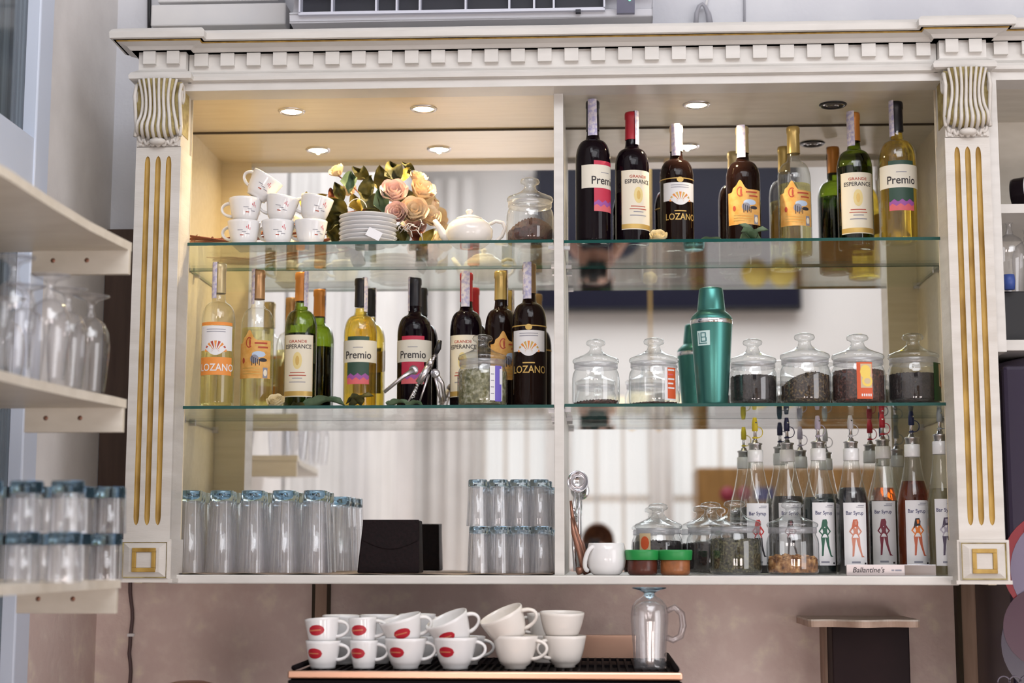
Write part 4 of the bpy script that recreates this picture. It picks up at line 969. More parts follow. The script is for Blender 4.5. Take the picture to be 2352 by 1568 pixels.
for i in range(14):
    p = loc(945 + rnd.uniform(-25, 30), 525 + rnd.uniform(-8, 12), -.10); q = p + Vector((rnd.uniform(-.03, .03), rnd.uniform(-.01, .01), rnd.uniform(-.02, .02))); q.z = max(q.z, .003); p.z = max(p.z, .003)
    mb.tube([p, (p + q) / 2 + Vector((0, -.006, .008)), q], .0011, STRING, 5)
pp = loc(820, 485, -.11)
p0_ = loc(775, 402, .03); q0_ = loc(850, 470, .03); mb.tube([p0_, p0_.lerp(q0_, .5) + Vector((0, 0, .006)), q0_], .0018, STEMM, 6)
mb.tube([pp + Vector((.030 * math.cos(a) * .8, 0, .030 * math.sin(a))) for a in [.3 + 2.6 * i / 10 for i in range(11)]], .0010, STRING, 5)
mb.build('string', bq)
# loose flower heads and leaves lying on the shelves
def loose_leaf(px, py, Y, key, L, m, label, a=0.0, n=1, name='leaf', cat='leaf', wd=.5):
    z = ZG[key]; t = MB()
    for k in range(n):
        leaf(t, Matrix.Rotation(a + k * 1.9, 4, 'Z') @ Matrix.Rotation(.55 + .2 * k, 4, 'X') @ Matrix.Translation((0, -L * .3, .004)), L, L * wd, m, .45, .5, .1)
    zmin = min(v.z for v in t.v)
    for v in t.v: v.z -= zmin
    tag(t.build(name, None, (xa(px, py, Y), Y, z + .0004)), label, cat)
loose_leaf(728, 905, 3.585, 'ML', .080, LEAFG, 'grey green rose leaf at the foot of the green bottle with cream label', -1.2, 1, wd=.42)
loose_leaf(690, 918, 3.60, 'ML', .040, LEAFD, 'small dark leaf beside the fallen cream flower', 1.0, 1)
loose_leaf(822, 915, 3.58, 'ML', .050, LEAFD, 'curled dark leaves at the foot of the golden wine bottle', .9, 3)
loose_leaf(905, 922, 3.56, 'ML', .045, LEAFG, 'flat green leaf below the corkscrew handle', -1.4, 1)
loose_leaf(945, 920, 3.57, 'ML', .040, LEAFG, 'folded green leaf under the corkscrew', -.9, 1)
loose_leaf(1640, 540, 3.59, 'TR', .045, LEAFG, 'single pale green leaf between the foil neck bottle and the leaf cluster', 1.3, 1)
loose_leaf(1725, 537, 3.61, 'TR', .055, LEAFG, 'cluster of green leaves before the yellow orange labelled dark bottle', .6, 5)
PETF = noisy('fresh cream petals', (.80, .66, .36), (.88, .78, .54), 30, .7)
def loose_flower(px, Y, key, R, label):
    mb = MB(); rose(mb, Matrix.Rotation(.7, 4, 'X'), R, PETF, rnd); zm = min(v.z for v in mb.v)
    for v in mb.v: v.z -= zm
    tag(mb.build('fallen_flower', None, (xa(px, 915 if key == 'ML' else 543, Y), Y, ZG[key] + .0004)), label, 'flower')
loose_flower(634, 3.60, 'ML', .017, 'fallen cream flower head between the clear and the green wine bottle')
loose_flower(1512, 3.575, 'TR', .0165, 'fallen yellow flower head on the topmost bottle shelf')
# ------------------------------------------------------------------ corkscrew
t = thing('winged_corkscrew', 'open steel winged corkscrew standing before the dark bottle with red label', 'corkscrew', (xa(965, 925, 3.60), 3.60, zML + .0005))
ox = t.location.x
def L(px, py, dy=0.0):
    p = at(px, py, 3.60 + dy); return Vector((p.x - ox, dy, max(.003, p.z - zML)))
mb = MB(); mb.tube([L(962, 880), L(985, 840)], [.0085, .0075], STEEL, 14); mb.tube([L(985, 840), L(992, 826)], [.009, .006], STEEL, 14)
mb.tube([L(962, 880), L(938, 922, -.012)], [.003, .0022], STEEL, 8); mb.tube([L(985, 860), L(965, 920, -.01)], [.003, .0022], STEEL, 8); mb.tube([L(1000, 868), L(1012, 922, .012)], [.0032, .0026], STEEL, 8)
mb.build('body', t)
mb = MB(); mb.tube([L(1011, 782), L(1006, 800), L(1001, 812)], [.0045, .0075, .005], BLACK, 12); mb.tube([L(1001, 812), L(985, 848)], .0032, STEEL, 8)
for k in range(5):
    p = L(998 - 3 * k, 818 + 5.5 * k); mb.lathe([(0, -.0008), (.0062, 0), (0, .0008)], STEEL, 12, Matrix.Translation(p) @ Matrix.Rotation(.35, 4, 'Y'))
mb.build('handle_rack', t)
for pts, nm in (((L(950, 850), L(925, 866, -.006), L(882, 901, -.012)), 'lever_arm'), ((L(1000, 858), L(1016, 880, .01), L(1022, 922, .016)), 'lever_arm')):
    mb = MB(); mb.tube(pts, [.007, .0048, .0042], STEEL, 10); mb.lathe([(0, -.004), (.0105, -.004), (.0105, .004), (0, .004)], STEEL, 20, Matrix.Translation(pts[0]) @ Matrix.Rotation(PI / 2, 4, 'X'))
    mb.lathe([(0, -.005), (.0035, -.005), (.0035, .005), (0, .005)], CHROME, 12, Matrix.Translation(pts[0]) @ Matrix.Rotation(PI / 2, 4, 'X')); mb.build(nm, t)
a, b = L(960, 880, -.004), L(948, 915, -.008); ax_ = (b - a)
mb = MB(); mb.tube([a + ax_ * (i / 40) + Vector((.0034 * math.cos(i * .9), .0034 * math.sin(i * .9), 0)) for i in range(41)], .0013, CHROME, 6); mb.build('worm', t)
# ------------------------------------------------------------------ tumblers, upside down
def tumbler(name, label, cat, R0, R1, h, bt, grp, flutes=14):
    t = thing(name, label, cat, (0, 0, 0), 0, grp)
    wob = (lambda a, z: 1 + .014 * math.cos(flutes * a)) if flutes else None
    MB().lathe([(R1, 0), (R1 * .985 + R0 * .015, .004), (R0, h - bt)], TUMG, 80, wob=wob).lathe([(R1 - .0024, 0), (R0 - .0028, h - bt - .002), (R0 * .8, h - bt - .001), (0, h - bt)], TUMG, 36, wob=wob).build('glass_wall', t)
    MB().lathe([(0, h - bt + .0006), (R0 * .80, h - bt), (R0, h - bt + .0004), (R0 * .985, h - .002), (R0 * .94, h), (R0 * .5, h - .0015), (0, h - .002)], BASEG, 36).build('glass_base', t)
    return t
mat_z = Z_BOT + .0032
WOV = noisy('beige woven mat', (.36, .26, .20), (.50, .38, .30), 200, .85, .6)
m0, m1 = xa(400, 1318, 3.53), xa(1268, 1318, 3.53)
tag(MB().grid(lambda u, v: (m0 + (m1 - m0) * u, 3.512 + .32 * v, Z_BOT + .0018 + .0012 * math.sin(u * 40) * (1 - v) ** 2), 80, 6, WOV).grid(lambda u, v: (m0 + (m1 - m0) * u, 3.512 + .32 * v, Z_BOT + .0004), 4, 2, WOV).build('woven_mat'), 'long beige woven mat under the rows of upturned tumblers', 'mat')
h = za(600, 1127, 3.60) - mat_z
tb = None; rows = [('front', 3.585, [434, 506, 578, 650, 722]), ('middle', 3.655, [440, 512, 584, 656, 728]), ('rear', 3.725, [452, 524, 596, 668, 738])]
for rn, Y, pxs in rows:
    for i, px in enumerate(pxs):
        lb = 'tall upturned tumbler, %s row beside the black box, %s from the fluted pilaster' % (rn, ORD[i])
        l = (xa(px + (6 if rn == 'front' and False else 0), 1310, Y), Y, mat_z)
        if tb is None:
            tb = tumbler('tumbler', lb, 'glass', .0272, .0345, h, .0235, 'tall upturned tumblers'); tb.location = l
        else: dup(tb, l, (0, 0, i * .4), lb)
h2 = (za(1160, 1101, 3.60) - mat_z) / 2 - .0005
t2 = None
for rn, Y in (('front', 3.60), ('rear', 3.69)):
    for i, px in enumerate([1099, 1147, 1195, 1241]):
        for lay in (0, 1):
            q = px + (8 if rn == 'rear' else 0) - (2 if lay else 0)
            lb = 'small upturned tumbler, %s layer, %s row by center post, %s from black box' % ('upper' if lay else 'lower', rn, ORD[i])
            l = (xa(q, 1310 if not lay else 1200, Y), Y, mat_z + lay * (h2 + .0008))
            if t2 is None: t2 = tumbler('tumbler', lb, 'glass', .0215, .0248, h2, .016, 'two layers of small tumblers'); t2.location = l
            else: dup(t2, l, (0, 0, i * .5), lb)
# black leather box
LEA = noisy('black brown leather', (.004, .0015, .002), (.009, .003, .004), 160, .6, .2, spec=.15)
Y = 3.58; x0, x1, x2, x3 = xa(820, 1309, Y), xa(963, 1309, Y), xa(832, 1193, Y), xa(961, 1195, Y); zt_ = za(890, 1194, Y)
t = thing('leather_box', 'black leather covered box with a flap between the tumbler groups', 'box', (0, 0, 0))
mb = MB(); V = [(x0, Y, mat_z), (x1, Y, mat_z), (x1, Y + .09, mat_z), (x0, Y + .09, mat_z), (x2, Y + .012, zt_), (x3, Y + .012, zt_), (x3, Y + .08, zt_), (x2, Y + .08, zt_)]
mb.add(V, [(0, 3, 2, 1), (4, 5, 6, 7), (0, 1, 5, 4), (1, 2, 6, 5), (2, 3, 7, 6), (3, 0, 4, 7)], LEA); mb.build('box_body', t, bevel=.003)
mb = MB()
def fl(u, v):
    xx = x2 + (x3 - x2) * u; d = .045 + .020 * math.sin(PI * u); z = zt_ + .001 - d * v; yy = Y + .012 * (z - mat_z) / (zt_ - mat_z) - .0028
    return (xx, yy, z)
mb.grid(fl, 16, 4, LEA); mb.build('flap', t)
# ------------------------------------------------------------------ ice cream scoop, tongs, mug beside the center post
Y = 3.60; t = thing('ice_cream_scoop', 'steel ice cream scoop standing on end against the center post', 'scoop', (xa(1330, 1316, Y), Y, Z_BOT + .0005))
ox = t.location.x
def L2(px, py, dy=0.0):
    p = at(px, py, Y + dy); return Vector((p.x - ox, dy, max(.003, p.z - Z_BOT)))
c = L2(1327, 1106); mb = MB()
mb.lathe([(.0245, -.002), (.0250, 0), (.0225, .0005), (.0205, .008), (.0150, .016), (.007, .0205), (0, .0215)], CHROME, 36, Matrix.Translation(c) @ Matrix.Rotation(-PI / 2 + .1, 4, 'X') @ Matrix.Rotation(.25, 4, 'Y'))
mb.build('bowl', t)
mb = MB(); mb.tube([L2(1322, 1130), L2(1316, 1180), L2(1318, 1250), L2(1322, 1312)], [.003, .0034, .0048, .005], CHROME, 10); mb.tube([L2(1331, 1132), L2(1330, 1180), L2(1331, 1240), L2(1330, 1312)], [.002, .0022, .0025, .0025], CHROME, 8)
for py in (1172, 1184): mb.lathe([(0, -.004), (.006, -.004), (.006, .004), (0, .004)], STEEL, 14, Matrix.Translation(L2(1317, py)) @ Matrix.Rotation(PI / 2, 4, 'Y'))
mb.build('handle', t)
t = thing('copper_tongs', 'brown copper tongs leaning between the center post and white mug', 'tongs', (xa(1335, 1316, 3.575), 3.575, Z_BOT + .0005))
Y = 3.575; ox = t.location.x
for dx, dy in ((0, 0), (14, .02)):
    mb = MB(); mb.tube([L2(1313 + dx * .3, 1190, dy), L2(1318 + dx * .5, 1225, dy), L2(1331 + dx * .6, 1268, dy), L2(1340 + dx, 1310, dy)], [.003, .006, .0065, .0055], BRONZE, 10)
    mb.tube([L2(1340 + dx, 1308, dy), L2(1326 + dx, 1312, dy - .006)], [.008, .009], BRONZE, 10); mb.build('tong_arm', t)
mb = MB(); mb.tube([L2(1311, 1150, .01), L2(1314, 1180, .01), L2(1317, 1200, .01)], [.003, .004, .005], BRONZE, 8); mb.build('spring_end', t)
t = thing('mug', 'rounded white mug beside the copper tongs and green lidded jars', 'mug', (xa(1393, 1318, 3.57), 3.57, Z_BOT + .0003))
hm = za(1393, 1247, 3.57) - Z_BOT
MB().lathe([(0, .002), (.028, 0), (.034, .004), (.041, .018), (.044, .036), (.043, .054), (.0395, hm - .001), (.038, hm), (.036, hm - .002), (.040, .05), (.038, .02), (.030, .007), (0, .006)], PORC, 44).build('cup_body', t)
MB().tube([(.012 * math.cos(a) * .9 + .0, -.043 - .014 * math.sin(a), .036 + .026 * math.cos(a)) for a in [PI * i / 12 for i in range(13)]], .005, PORC, 10, Matrix.Rotation(-.95, 4, 'Z') @ Matrix.Translation((-.004, .003, 0))).build('handle', t)
for px, lb in ((1665, 'white paper doily under the jar of green herbs'), (1800, 'white paper doily under the jar of walnut pieces')):
    mb = MB(); mb.lathe([(0, .0007), (.062, .0007), (.064, .0002), (0, .0001)], pm('doily paper', (.78, .76, .76), .8), 60, wob=lambda a, z: 1 + .03 * abs(math.sin(12 * a)))
    tag(mb.build('paper_doily', None, (xa(px + 22, 1318, 3.58), 3.58, Z_BOT + .0001)), lb, 'doily')
for o in scene.objects:
    if o.get('label') in ('lidded glass jar of green herbs on the bottom board', 'lidded glass jar of walnut pieces in front of the syrup bottles', 'green herbs filling the jar on the bottom board', 'walnut pieces lying in the jar before the syrup bottles'): o.location.z += .0008
# ------------------------------------------------------------------ espresso machine top with cups
ZT = za(1110, 1540, 3.22)
em_x0, em_x1 = xa(668, 1546, 3.22), xa(1562, 1546, 3.22)
DARKM = pm('dark steel tray', (.006, .004, .005), .7, 0, .1)
t = thing('espresso_machine', 'espresso machine with dark cup tray on top and copper edges, below the cabinet', 'espresso machine', (0, 0, 0))
emb = MB(); emb.box(em_x0, em_x1, 3.22, 3.70, ZT - .42, ZT - .030, STEEL); emb.build('housing', t, bevel=.008)
c = MB(); c.box(em_x0 - .004, em_x1 + .004, 3.205, 3.221, ZT - .016, ZT - .001, COPPER); c.box(em_x0 - .004, em_x1 + .004, 3.208, 3.221, ZT - .030, ZT - .019, DARKM)
c.build('front_trim', t, bevel=.003)
tr = MB(); tr.box(em_x0, em_x1, 3.222, 3.70, ZT - .028, ZT - .008, DARKM)
for i in range(46):
    x = em_x0 + .02 + (em_x1 - em_x0 - .04) * i / 45; tr.box(x - .0025, x + .0025, 3.24, 3.66, ZT - .008, ZT - .002, DARKM)
for y in (3.245, 3.45, 3.655): tr.box(em_x0 + .01, em_x1 - .01, y - .003, y + .003, ZT - .008, ZT - .0025, DARKM)
tr.build('cup_tray', t)
for x, n in ((em_x0 + .006, 1), (em_x1 - .006, 1)):
    MB().tube([(x, 3.222, ZT + .004), (x, 3.68, ZT + .004)], .006, DARKM, 8).build('side_rail', t)
MB().box(xa(1300, 1480, 3.69), em_x1 - .075, 3.685, 3.694, ZT - .01, ZT + .048, pm('polished copper panel', (.86, .56, .42), .32, 1.0)).build('back_panel', t, bevel=.002)
lo, hi = em_x0 + .03, em_x1
zt = ZT - .0017
CD = dict(R0=.0225, R1=.044, h=.060, belly=.62)
def ecup(label, px, Y, z, R0, R1, h, belly, hand, logo, mat=PORC, tilt=None, grp=None, hs=1.0, name='cup'):
    t = thing(name, label, 'cup', (xa(px, 1500, Y), Y, z), 0, grp, rot=tilt)
    cup_parts(t, R0, R1, h, belly, hand, mat, logo, hs); return t
Y1 = 3.30
def lowz(): return zt
S = Y1 / F
defs = [('small', 742, .026, .0365, .055, .7), ('espresso', 836, .022, .0300, .056, .7), ('large', 932, .026, .0445, .061, .62), ('large', 1046, .026, .0460, .063, .62)]
lowlab = ['lower white cup with red oval mark at the end of the coffee machine tray', 'lower small white cup with red oval mark, second stack on the machine', 'lower wide white cup with red oval mark, third stack on the machine', 'lower wide white cup with red oval mark next to the plain round cups']
uplab = ['upper white cup with red oval mark at the end of the coffee machine tray', 'upper small white cup with red oval mark, second stack on the machine', 'upper tipped white cup with red oval mark, third stack on the machine', 'upper tipped white cup showing its inside, next to the plain round cups']
tilts = [(-.10, -.07, 0), (-.06, -.07, 0), (.12, -.25, 0), (.22, -.40, 0)]
for (nm, px, R0, R1, h, be), a, b, tl, hand in zip(defs, lowlab, uplab, tilts, (-.12, -.1, -.05, -.1)):
    ecup(a, px, Y1, zt, R0, R1, h, be, hand, -.42, grp='cups with red oval mark')
    up = ecup(b, px + (6 if px > 1000 else 3 if px > 900 else 0), Y1 + .006, zt + h - (.018 if abs(tl[1]) > .2 else .011), R0, R1, h, be, hand, (.05 if px == 932 else -.25), grp='cups with red oval mark', tilt=tl)
RB = dict(R0=.024, R1=.0460, h=.068, belly=.42)
ecup('lower plain round cup on the machine, beside the cups with red marks', 1184, 3.31, zt, .022, .0470, .066, .45, -.25, None, PORCW, hs=1.15)
ecup('upper plain round cup tipped with its handle up', 1180, 3.315, zt + .052, .022, .0470, .066, .45, -.30, None, PORCW, tilt=(.20, -.42, 0), hs=1.3)
ecup('lower plain round cup nearest the glass mug', 1297, 3.36, zt, .022, .0450, .064, .42, PI + .5, None, PORCW, hs=1.1)
ecup('upper plain round cup nearest the glass mug', 1290, 3.36, zt + .056, .024, .0470, .056, .40, PI - 1.2, None, PORCW, tilt=(.05, .02, 0))
for px, Y, z, lb in ((786, 3.42, 0, 'lower white cup behind the stack at the end of the machine tray'), (782, 3.42, .044, 'upper white cup behind the stack at the end of the machine tray'), (868, 3.44, 0, 'lower white cup behind the second stack on the machine'), (868, 3.44, .044, 'upper white cup behind the second stack on the machine'), (965, 3.44, 0, 'lower white cup behind the third stack on the machine'), (958, 3.44, .046, 'upper white cup behind the third stack on the machine'), (1072, 3.43, 0, 'lower white cup behind the cup showing its inside'), (1250, 3.50, 0, 'lower plain cup at the back between the round cups'), (1252, 3.50, .046, 'upper plain cup at the back between the round cups')):
    ecup(lb, px, Y, zt + z, .024, .040, .058, .6, -.1 if px < 1200 else PI, None, PORC if px < 1200 else PORCW)
# upturned glass mug
Y = 3.33; R = 42 * Y / F; h = za(1490, 1349, Y) - zt; k = h / .19
t = thing('glass_mug', 'upturned tall glass mug with handle at the end of the coffee machine', 'glass mug', (xa(1493, 1520, Y), Y, zt + .0005))
MB().lathe([(R * .84, 0), (R * .90, .05 * k), (R, .11 * k), (R, .130 * k), (R * .92, .147 * k), (R * .70, .160 * k), (R * .40, .168 * k), (R * .28, .173 * k)], TUMG, 80, wob=lambda a, z: 1 + .010 * math.cos(14 * a) * (1 if z < .13 * k else .3)).lathe([(R * .84 - .003, 0), (R * .90 - .004, .05 * k), (R - .004, .11 * k), (R - .005, .128 * k), (R * .8, .146 * k), (R * .4, .156 * k), (0, .158 * k)], TUMG, 40).build('glass_wall', t)
MB().lathe([(0, .160 * k), (R * .30, .171 * k), (R * .28, .177 * k), (R * .55, .183 * k), (R * .92, .1875 * k), (R * .92, .190 * k), (0, .1905 * k)], BASEG, 40).build('glass_foot', t)
MB().tube([(R * .95, 0, .135 * k), (R * 1.35, 0, .143 * k), (R * 1.72, 0, .128 * k), (R * 1.80, 0, .10 * k), (R * 1.65, 0, .075 * k), (R * 1.25, 0, .066 * k), (R * .9, 0, .072 * k)], [.006, .0065, .007, .007, .007, .0065, .006], thin_glass('mug handle glass', (.9, .9, .92), (.35, .36, .40), .08), 12).build('handle', t)
# dark dome at the lower edge (top of a grinder hopper)
Y = 3.3; x = xa(437, 1568, Y); zz = za(437, 1563, Y)
t = thing('coffee_grinder', 'dark domed hopper top of a coffee grinder beside the espresso machine', 'grinder', (x, Y, 0))
MB().lathe([(.055, zz - .30), (.055, zz - .02), (.048, zz - .006), (.030, zz - .001), (0, zz)], BRONZE, 32).build('hopper_lid', t)
MB().box(-.07, .07, -.08, .08, zz - .56, zz - .30, BLACK).build('grinder_body', t, bevel=.01)
# counter carrying the machine (below the picture)
CNT = noisy('dark counter top', (.05, .035, .03), (.09, .06, .05), 6, .3)
struct('trim_3', MB().box(XL, 2.2, 3.05, YB, 0, ZT - .56 if False else zz - .565, CNT))
MB().box(em_x0 + .03, em_x1 - .03, 3.24, 3.68, zz - .565, ZT - .41, STEEL).build('machine_base', bpy.data.objects['espresso_machine'])
# wavy ledge with dark panel
LEDGE = noisy('pale wood ledge', (.58, .50, .42), (.70, .63, .56), 20, .5, 0, (1, 5, 5)); EDG = noisy('brown ledge edge', (.48, .33, .25), (.58, .43, .34), 30, .5)
DPAN = noisy('dark brown panel', (.010, .005, .006), (.018, .008, .009), 5, .5, spec=.12)
Yf = 3.63; zled = za(1975, 1428, Yf)
t = thing('wall_shelf', 'small wavy edged wooden ledge above a dark panel on the stucco wall', 'shelf', (0, 0, 0))
xl, xr = xa(1862, 1425, Yf), xa(2122, 1425, Yf)
top = [(xl + (xr - xl) * i / 40, Yf + .05 - .045 * math.sin(PI * i / 40) ** .6 - .016 * math.cos(4 * PI * i / 40 + .3) + .01) for i in range(41)]
poly = [(xl, YB)] + top + [(xr, YB)]
MB().prism(poly, LEDGE, lambda a, b, d: (a, b, zled + d), .004).prism(poly, EDG, lambda a, b, d: (a, b, zled - .013 + d), .013).build('ledge', t)
MB().box(xa(1912, 1500, 3.72), xa(2090, 1500, 3.72), 3.72, YB, .75, zled - .0135, DPAN).build('dark_panel', t, bevel=.003)
MB().box(xa(1895, 1500, 3.80), xa(1912, 1500, 3.80), 3.80, YB, .75, zled - .014, TRIMW).build('panel_frame', t)
# ------------------------------------------------------------------ air conditioner, duct cover, cables above the cabinet
ACW = pm('air conditioner plastic', (.60, .60, .64), .4); ACD = pm('air conditioner outlet dark', (.01, .01, .02), .5); ACF = pm('outlet frame', (.62, .63, .72), .35)
Y = 3.62; zb_ = za(1100, 72, 3.70); zt_ = zb_ + .32
ax0, ax1 = xa(668, 40, Y), xa(1500, 40, Y)
t = thing('air_conditioner', 'white wall air conditioner with dark outlet slot above the cornice', 'air conditioner', (0, 0, 0))
zo0, zo1 = za(1040, 26, 3.62), za(1040, -40, 3.60)
pr = [(YB - .001, zb_), (3.70, zb_ - .0), (3.625, zo0 - .018), (3.622, zo0), (3.66, zo0 + .005), (3.68, zo1), (3.585, zo1), (3.56, zo1 + .02), (3.56, zt_ - .03), (3.60, zt_), (YB - .001, zt_)]
mb = MB(); mb.prism(pr, ACW, lambda a, b, d: (ax0 + d, a, b), ax1 - ax0); mb.build('housing', t, bevel=.004)
ox0, ox1 = xa(694, 20, 3.63), xa(1385, 20, 3.63)
mb = MB(); mb.box(ox0, ox1, 3.640, 3.688, zo0 + .001, zo1, ACD); mb.build('outlet', t)
mb = MB(); mb.box(ox0 - .005, ox1 + .004, 3.610, 3.632, zo0 - .006, zo0 + .001, ACF); mb.add([(ox0, 3.615, zo0), (ox1, 3.615, zo0), (ox1, 3.65, zo0 + .014), (ox0, 3.65, zo0 + .014)], [(0, 1, 2, 3)], pm('blue grey vane', (.28, .33, .48), .35))
for x in (ox0 - .004, ox1 + .001): mb.box(x, x + .004, 3.606, 3.64, zo0, zo1, ACF)
for px in (764, 865, 912, 965, 1070, 1170, 1227, 1272):
    x = xa(px, 12, 3.62); mb.box(x - .0022, x + .0022, 3.610, 3.65, zo0 + .001, zo1, ACF)
mb.build('louver_frame', t)
mb = MB(); a, b = xa(1417, 20, 3.60), xa(1458, 20, 3.60); z0, z1 = za(1437, 29, 3.61), za(1437, -40, 3.56)
mb.add([(a, 3.612, z0), (b, 3.612, z0), (b, 3.556, z1), (a, 3.556, z1), (a, 3.64, z0), (b, 3.64, z0), (b, 3.60, z1), (a, 3.60, z1)], [(0, 1, 2, 3), (0, 4, 5, 1), (0, 3, 7, 4), (1, 5, 6, 2)], pm('grey display', (.22, .22, .30), .3))
d = MB(); d.lathe([(0, -.003), (.003, 0), (0, .003)], emis('green indicator', (.25, 1.0, .5), 2.5), 12, Matrix.Translation((xa(1446, 2, 3.60), 3.585, za(1446, 2, 3.59))))
o = mb.build('display', t); d.build('indicator_light', o)
MB().box(xa(1322, 26, 3.615), xa(1334, 26, 3.615), 3.606, 3.62, zo0 - .012, zo0 - .005, ACD).build('louver_clip', t)
DUCT = noisy('white duct cover', (.64, .64, .66), (.70, .69, .68), 6, .6)
Y = 3.74; tag(MB().box(xa(346, 40, Y), xa(656, 40, Y), Y, YB, za(500, 58, Y), za(500, 8, Y), DUCT).build('duct_cover', bevel=.004), 'white boxed duct cover on the wall between the window and air conditioner', 'duct')
tag(MB().box(xa(362, 0, 3.80), xa(640, 0, 3.80), 3.80, YB, za(500, 3, 3.8), za(500, -40, 3.8), DUCT).build('duct_cover', bevel=.003), 'upper white duct cover just above the wider duct cover', 'duct')
tag(MB().tube([(xa(343, y, YB - .01), YB - .01, za(343, y, YB - .01)) for y in (75, 40, 10, -60)], .0055, BLACK, 8).build('black_cable'), 'black cable running up the wall beside the duct cover', 'cable')
tag(MB().tube([(xa(x, y, 3.80), 3.80, za(x, y, 3.80)) for x, y in ((674, 75), (668, 60), (661, 45), (655, 30))], .005, BLACK, 8).build('black_cable'), 'short black cable slanting between the duct cover and air conditioner', 'cable')
GRYC = pm('grey cable', (.36, .36, .40), .5)
tag(MB().tube([(xa(x, y, YB - .02), YB - .02, za(x, y, YB - .02)) for x, y in ((1598, 60), (1600, 30), (1606, 14), (1613, 9), (1620, 16), (1627, 32), (1631, 60))], [.007, .006, .005, .005, .005, .007, .009], GRYC, 10).tube([(xa(1620, 16, YB - .02), YB - .02, za(1620, 16, YB - .02)), (xa(1626, -10, YB - .01), YB - .01, za(1626, -10, YB - .01)), (xa(1626, -60, YB - .01), YB - .01, za(1626, -60, YB - .01))], .003, PORC, 8).build('looped_cable'), 'grey looped cable hook on the wall above the cornice', 'cable')
tag(MB().tube([(xa(1710, y, YB - .005), YB - .005, za(1710, y, YB - .005)) for y in (70, 0, -60)], .0028, GRYC, 8).build('thin_cable'), 'thin grey cable running straight up the wall above the cornice', 'cable')
# ------------------------------------------------------------------ curved corner shelves with glasses
def cshelf(px, py, label, bulge, cleat_px):
    p = at(px, py, 2.98); xt, z0 = p.x, p.z; T = .0165
    Ys = 2.98
    curve = [(xt + .002, Ys), (xt - .004, Ys - .06), (xt - .016 - bulge * .3, Ys - .2), (xt - .020 - bulge * .7, Ys - .4), (xt - .018 - bulge, Ys - .6), (xt - .03 - bulge, Ys - .8), (xt - .11, Ys - 1.0), (XL + .02, Ys - 1.1), (XL + .015, Ys - 1.1)]
    poly = [(XL + .015, Ys)] + curve
    t = thing('curved_shelf', label, 'shelf', (0, 0, 0), 0, 'curved corner shelves')
    MB().prism(poly, BOARD, lambda a, b, d: (a, b, z0 + d), T).build('shelf_board', t, bevel=.0015)
    a, b = xa(cleat_px[0], py + 20, Ys), xa(cleat_px[1], py + 20, Ys)
    o = MB().box(a, b, Ys - .016, Ys - .001, z0 - .047, z0, BOARD).build('cleat', t, bevel=.001)
    for q in (.2, .55): MB().lathe([(0, -.0012), (.004, -.001), (.0045, .0005), (0, .001)], BRONZE, 14, Matrix.Translation((a + (b - a) * (q + .02), Ys - .0165, z0 - .02)) @ Matrix.Rotation(PI / 2, 4, 'X')).build('screw', o)
    return z0 + T
zs1 = cshelf(300, 577, 'curved cream shelf high on the window wall, carrying nothing in view', .0, (80, 301))
zs2 = cshelf(288, 937, 'curved cream shelf carrying the upturned wine glasses', .045, (63, 287))
zs3 = cshelf(275, 1350, 'lowest curved cream shelf carrying the blue based tumblers', .0, (45, 272))
STEMG = thin_glass('stemware glass', (.98, .98, .99), (.42, .43, .47), .10, epow=2.6, haze=.03)
wg = None
for px, Y, lb in ((203, 2.84, 'upturned wine glass standing nearest the fluted pilaster'), (108, 2.62, 'upturned wine glass, second from the pilaster at the shelf edge'), (22, 2.45, 'upturned wine glass at the shelf edge closest to the window'), (150, 2.76, 'upturned wine glass behind the gap of the first two edge glasses'), (52, 2.72, 'upturned wine glass behind the gap near the window'), (8, 2.86, 'upturned wine glass farthest back beside the window')):
    l = (xa(px, 880, Y), Y, zs2 + .0003)
    if wg is None:
        hh = za(200, 680, 2.84) - zs2; k = hh / .155
        wg = thing('wine_glass', lb, 'glass', l, 0, 'upturned wine glasses')
        MB().lathe([(.0285, 0), (.031, .02 * k), (.0345, .055 * k), (.0355, .075 * k), (.033, .095 * k), (.025, .110 * k), (.013, .1175 * k), (.008, .120 * k)], STEMG, 40).build('bowl', wg)
        MB().lathe([(.008, .119 * k), (.0085, .124 * k), (.006, .130 * k), (.0065, .140 * k), (.012, .147 * k), (.030, .1525 * k), (.0335, .1545 * k), (.0335, .1552 * k), (0, .1555 * k)], STEMG, 36).build('foot', wg)
    else: dup(wg, l, (0, 0, 0), lb)
BLUEB = solid_glass('blue tinted thick base', (.52, .64, .72), 1.5)
tb3 = None; h3 = (za(150, 1107, 2.66) - zs3) / 2 - .001
_bg = BASEG
for rn, Y, pxs in (('edge', 2.60, [-45, 50, 145]), ('back', 2.84, [22, 98, 172, 243])):
    for i, px in enumerate(pxs):
        for lay in (0, 1):
            lb = 'blue based tumbler, %s layer, %s row on lowest curved shelf, %s from window' % ('upper' if lay else 'lower', 'front' if rn == 'edge' else 'rear', ORD[i])
            l = (xa(px + lay * 4, 1320, Y), Y, zs3 + .0003 + lay * (h3 + .0008))
            if tb3 is None:
                BASEG = BLUEB; tb3 = tumbler('tumbler', lb, 'glass', .0275, .0295, h3, .020, 'blue based tumblers'); BASEG = _bg; tb3.location = l
            else: dup(tb3, l, (0, 0, i), lb)
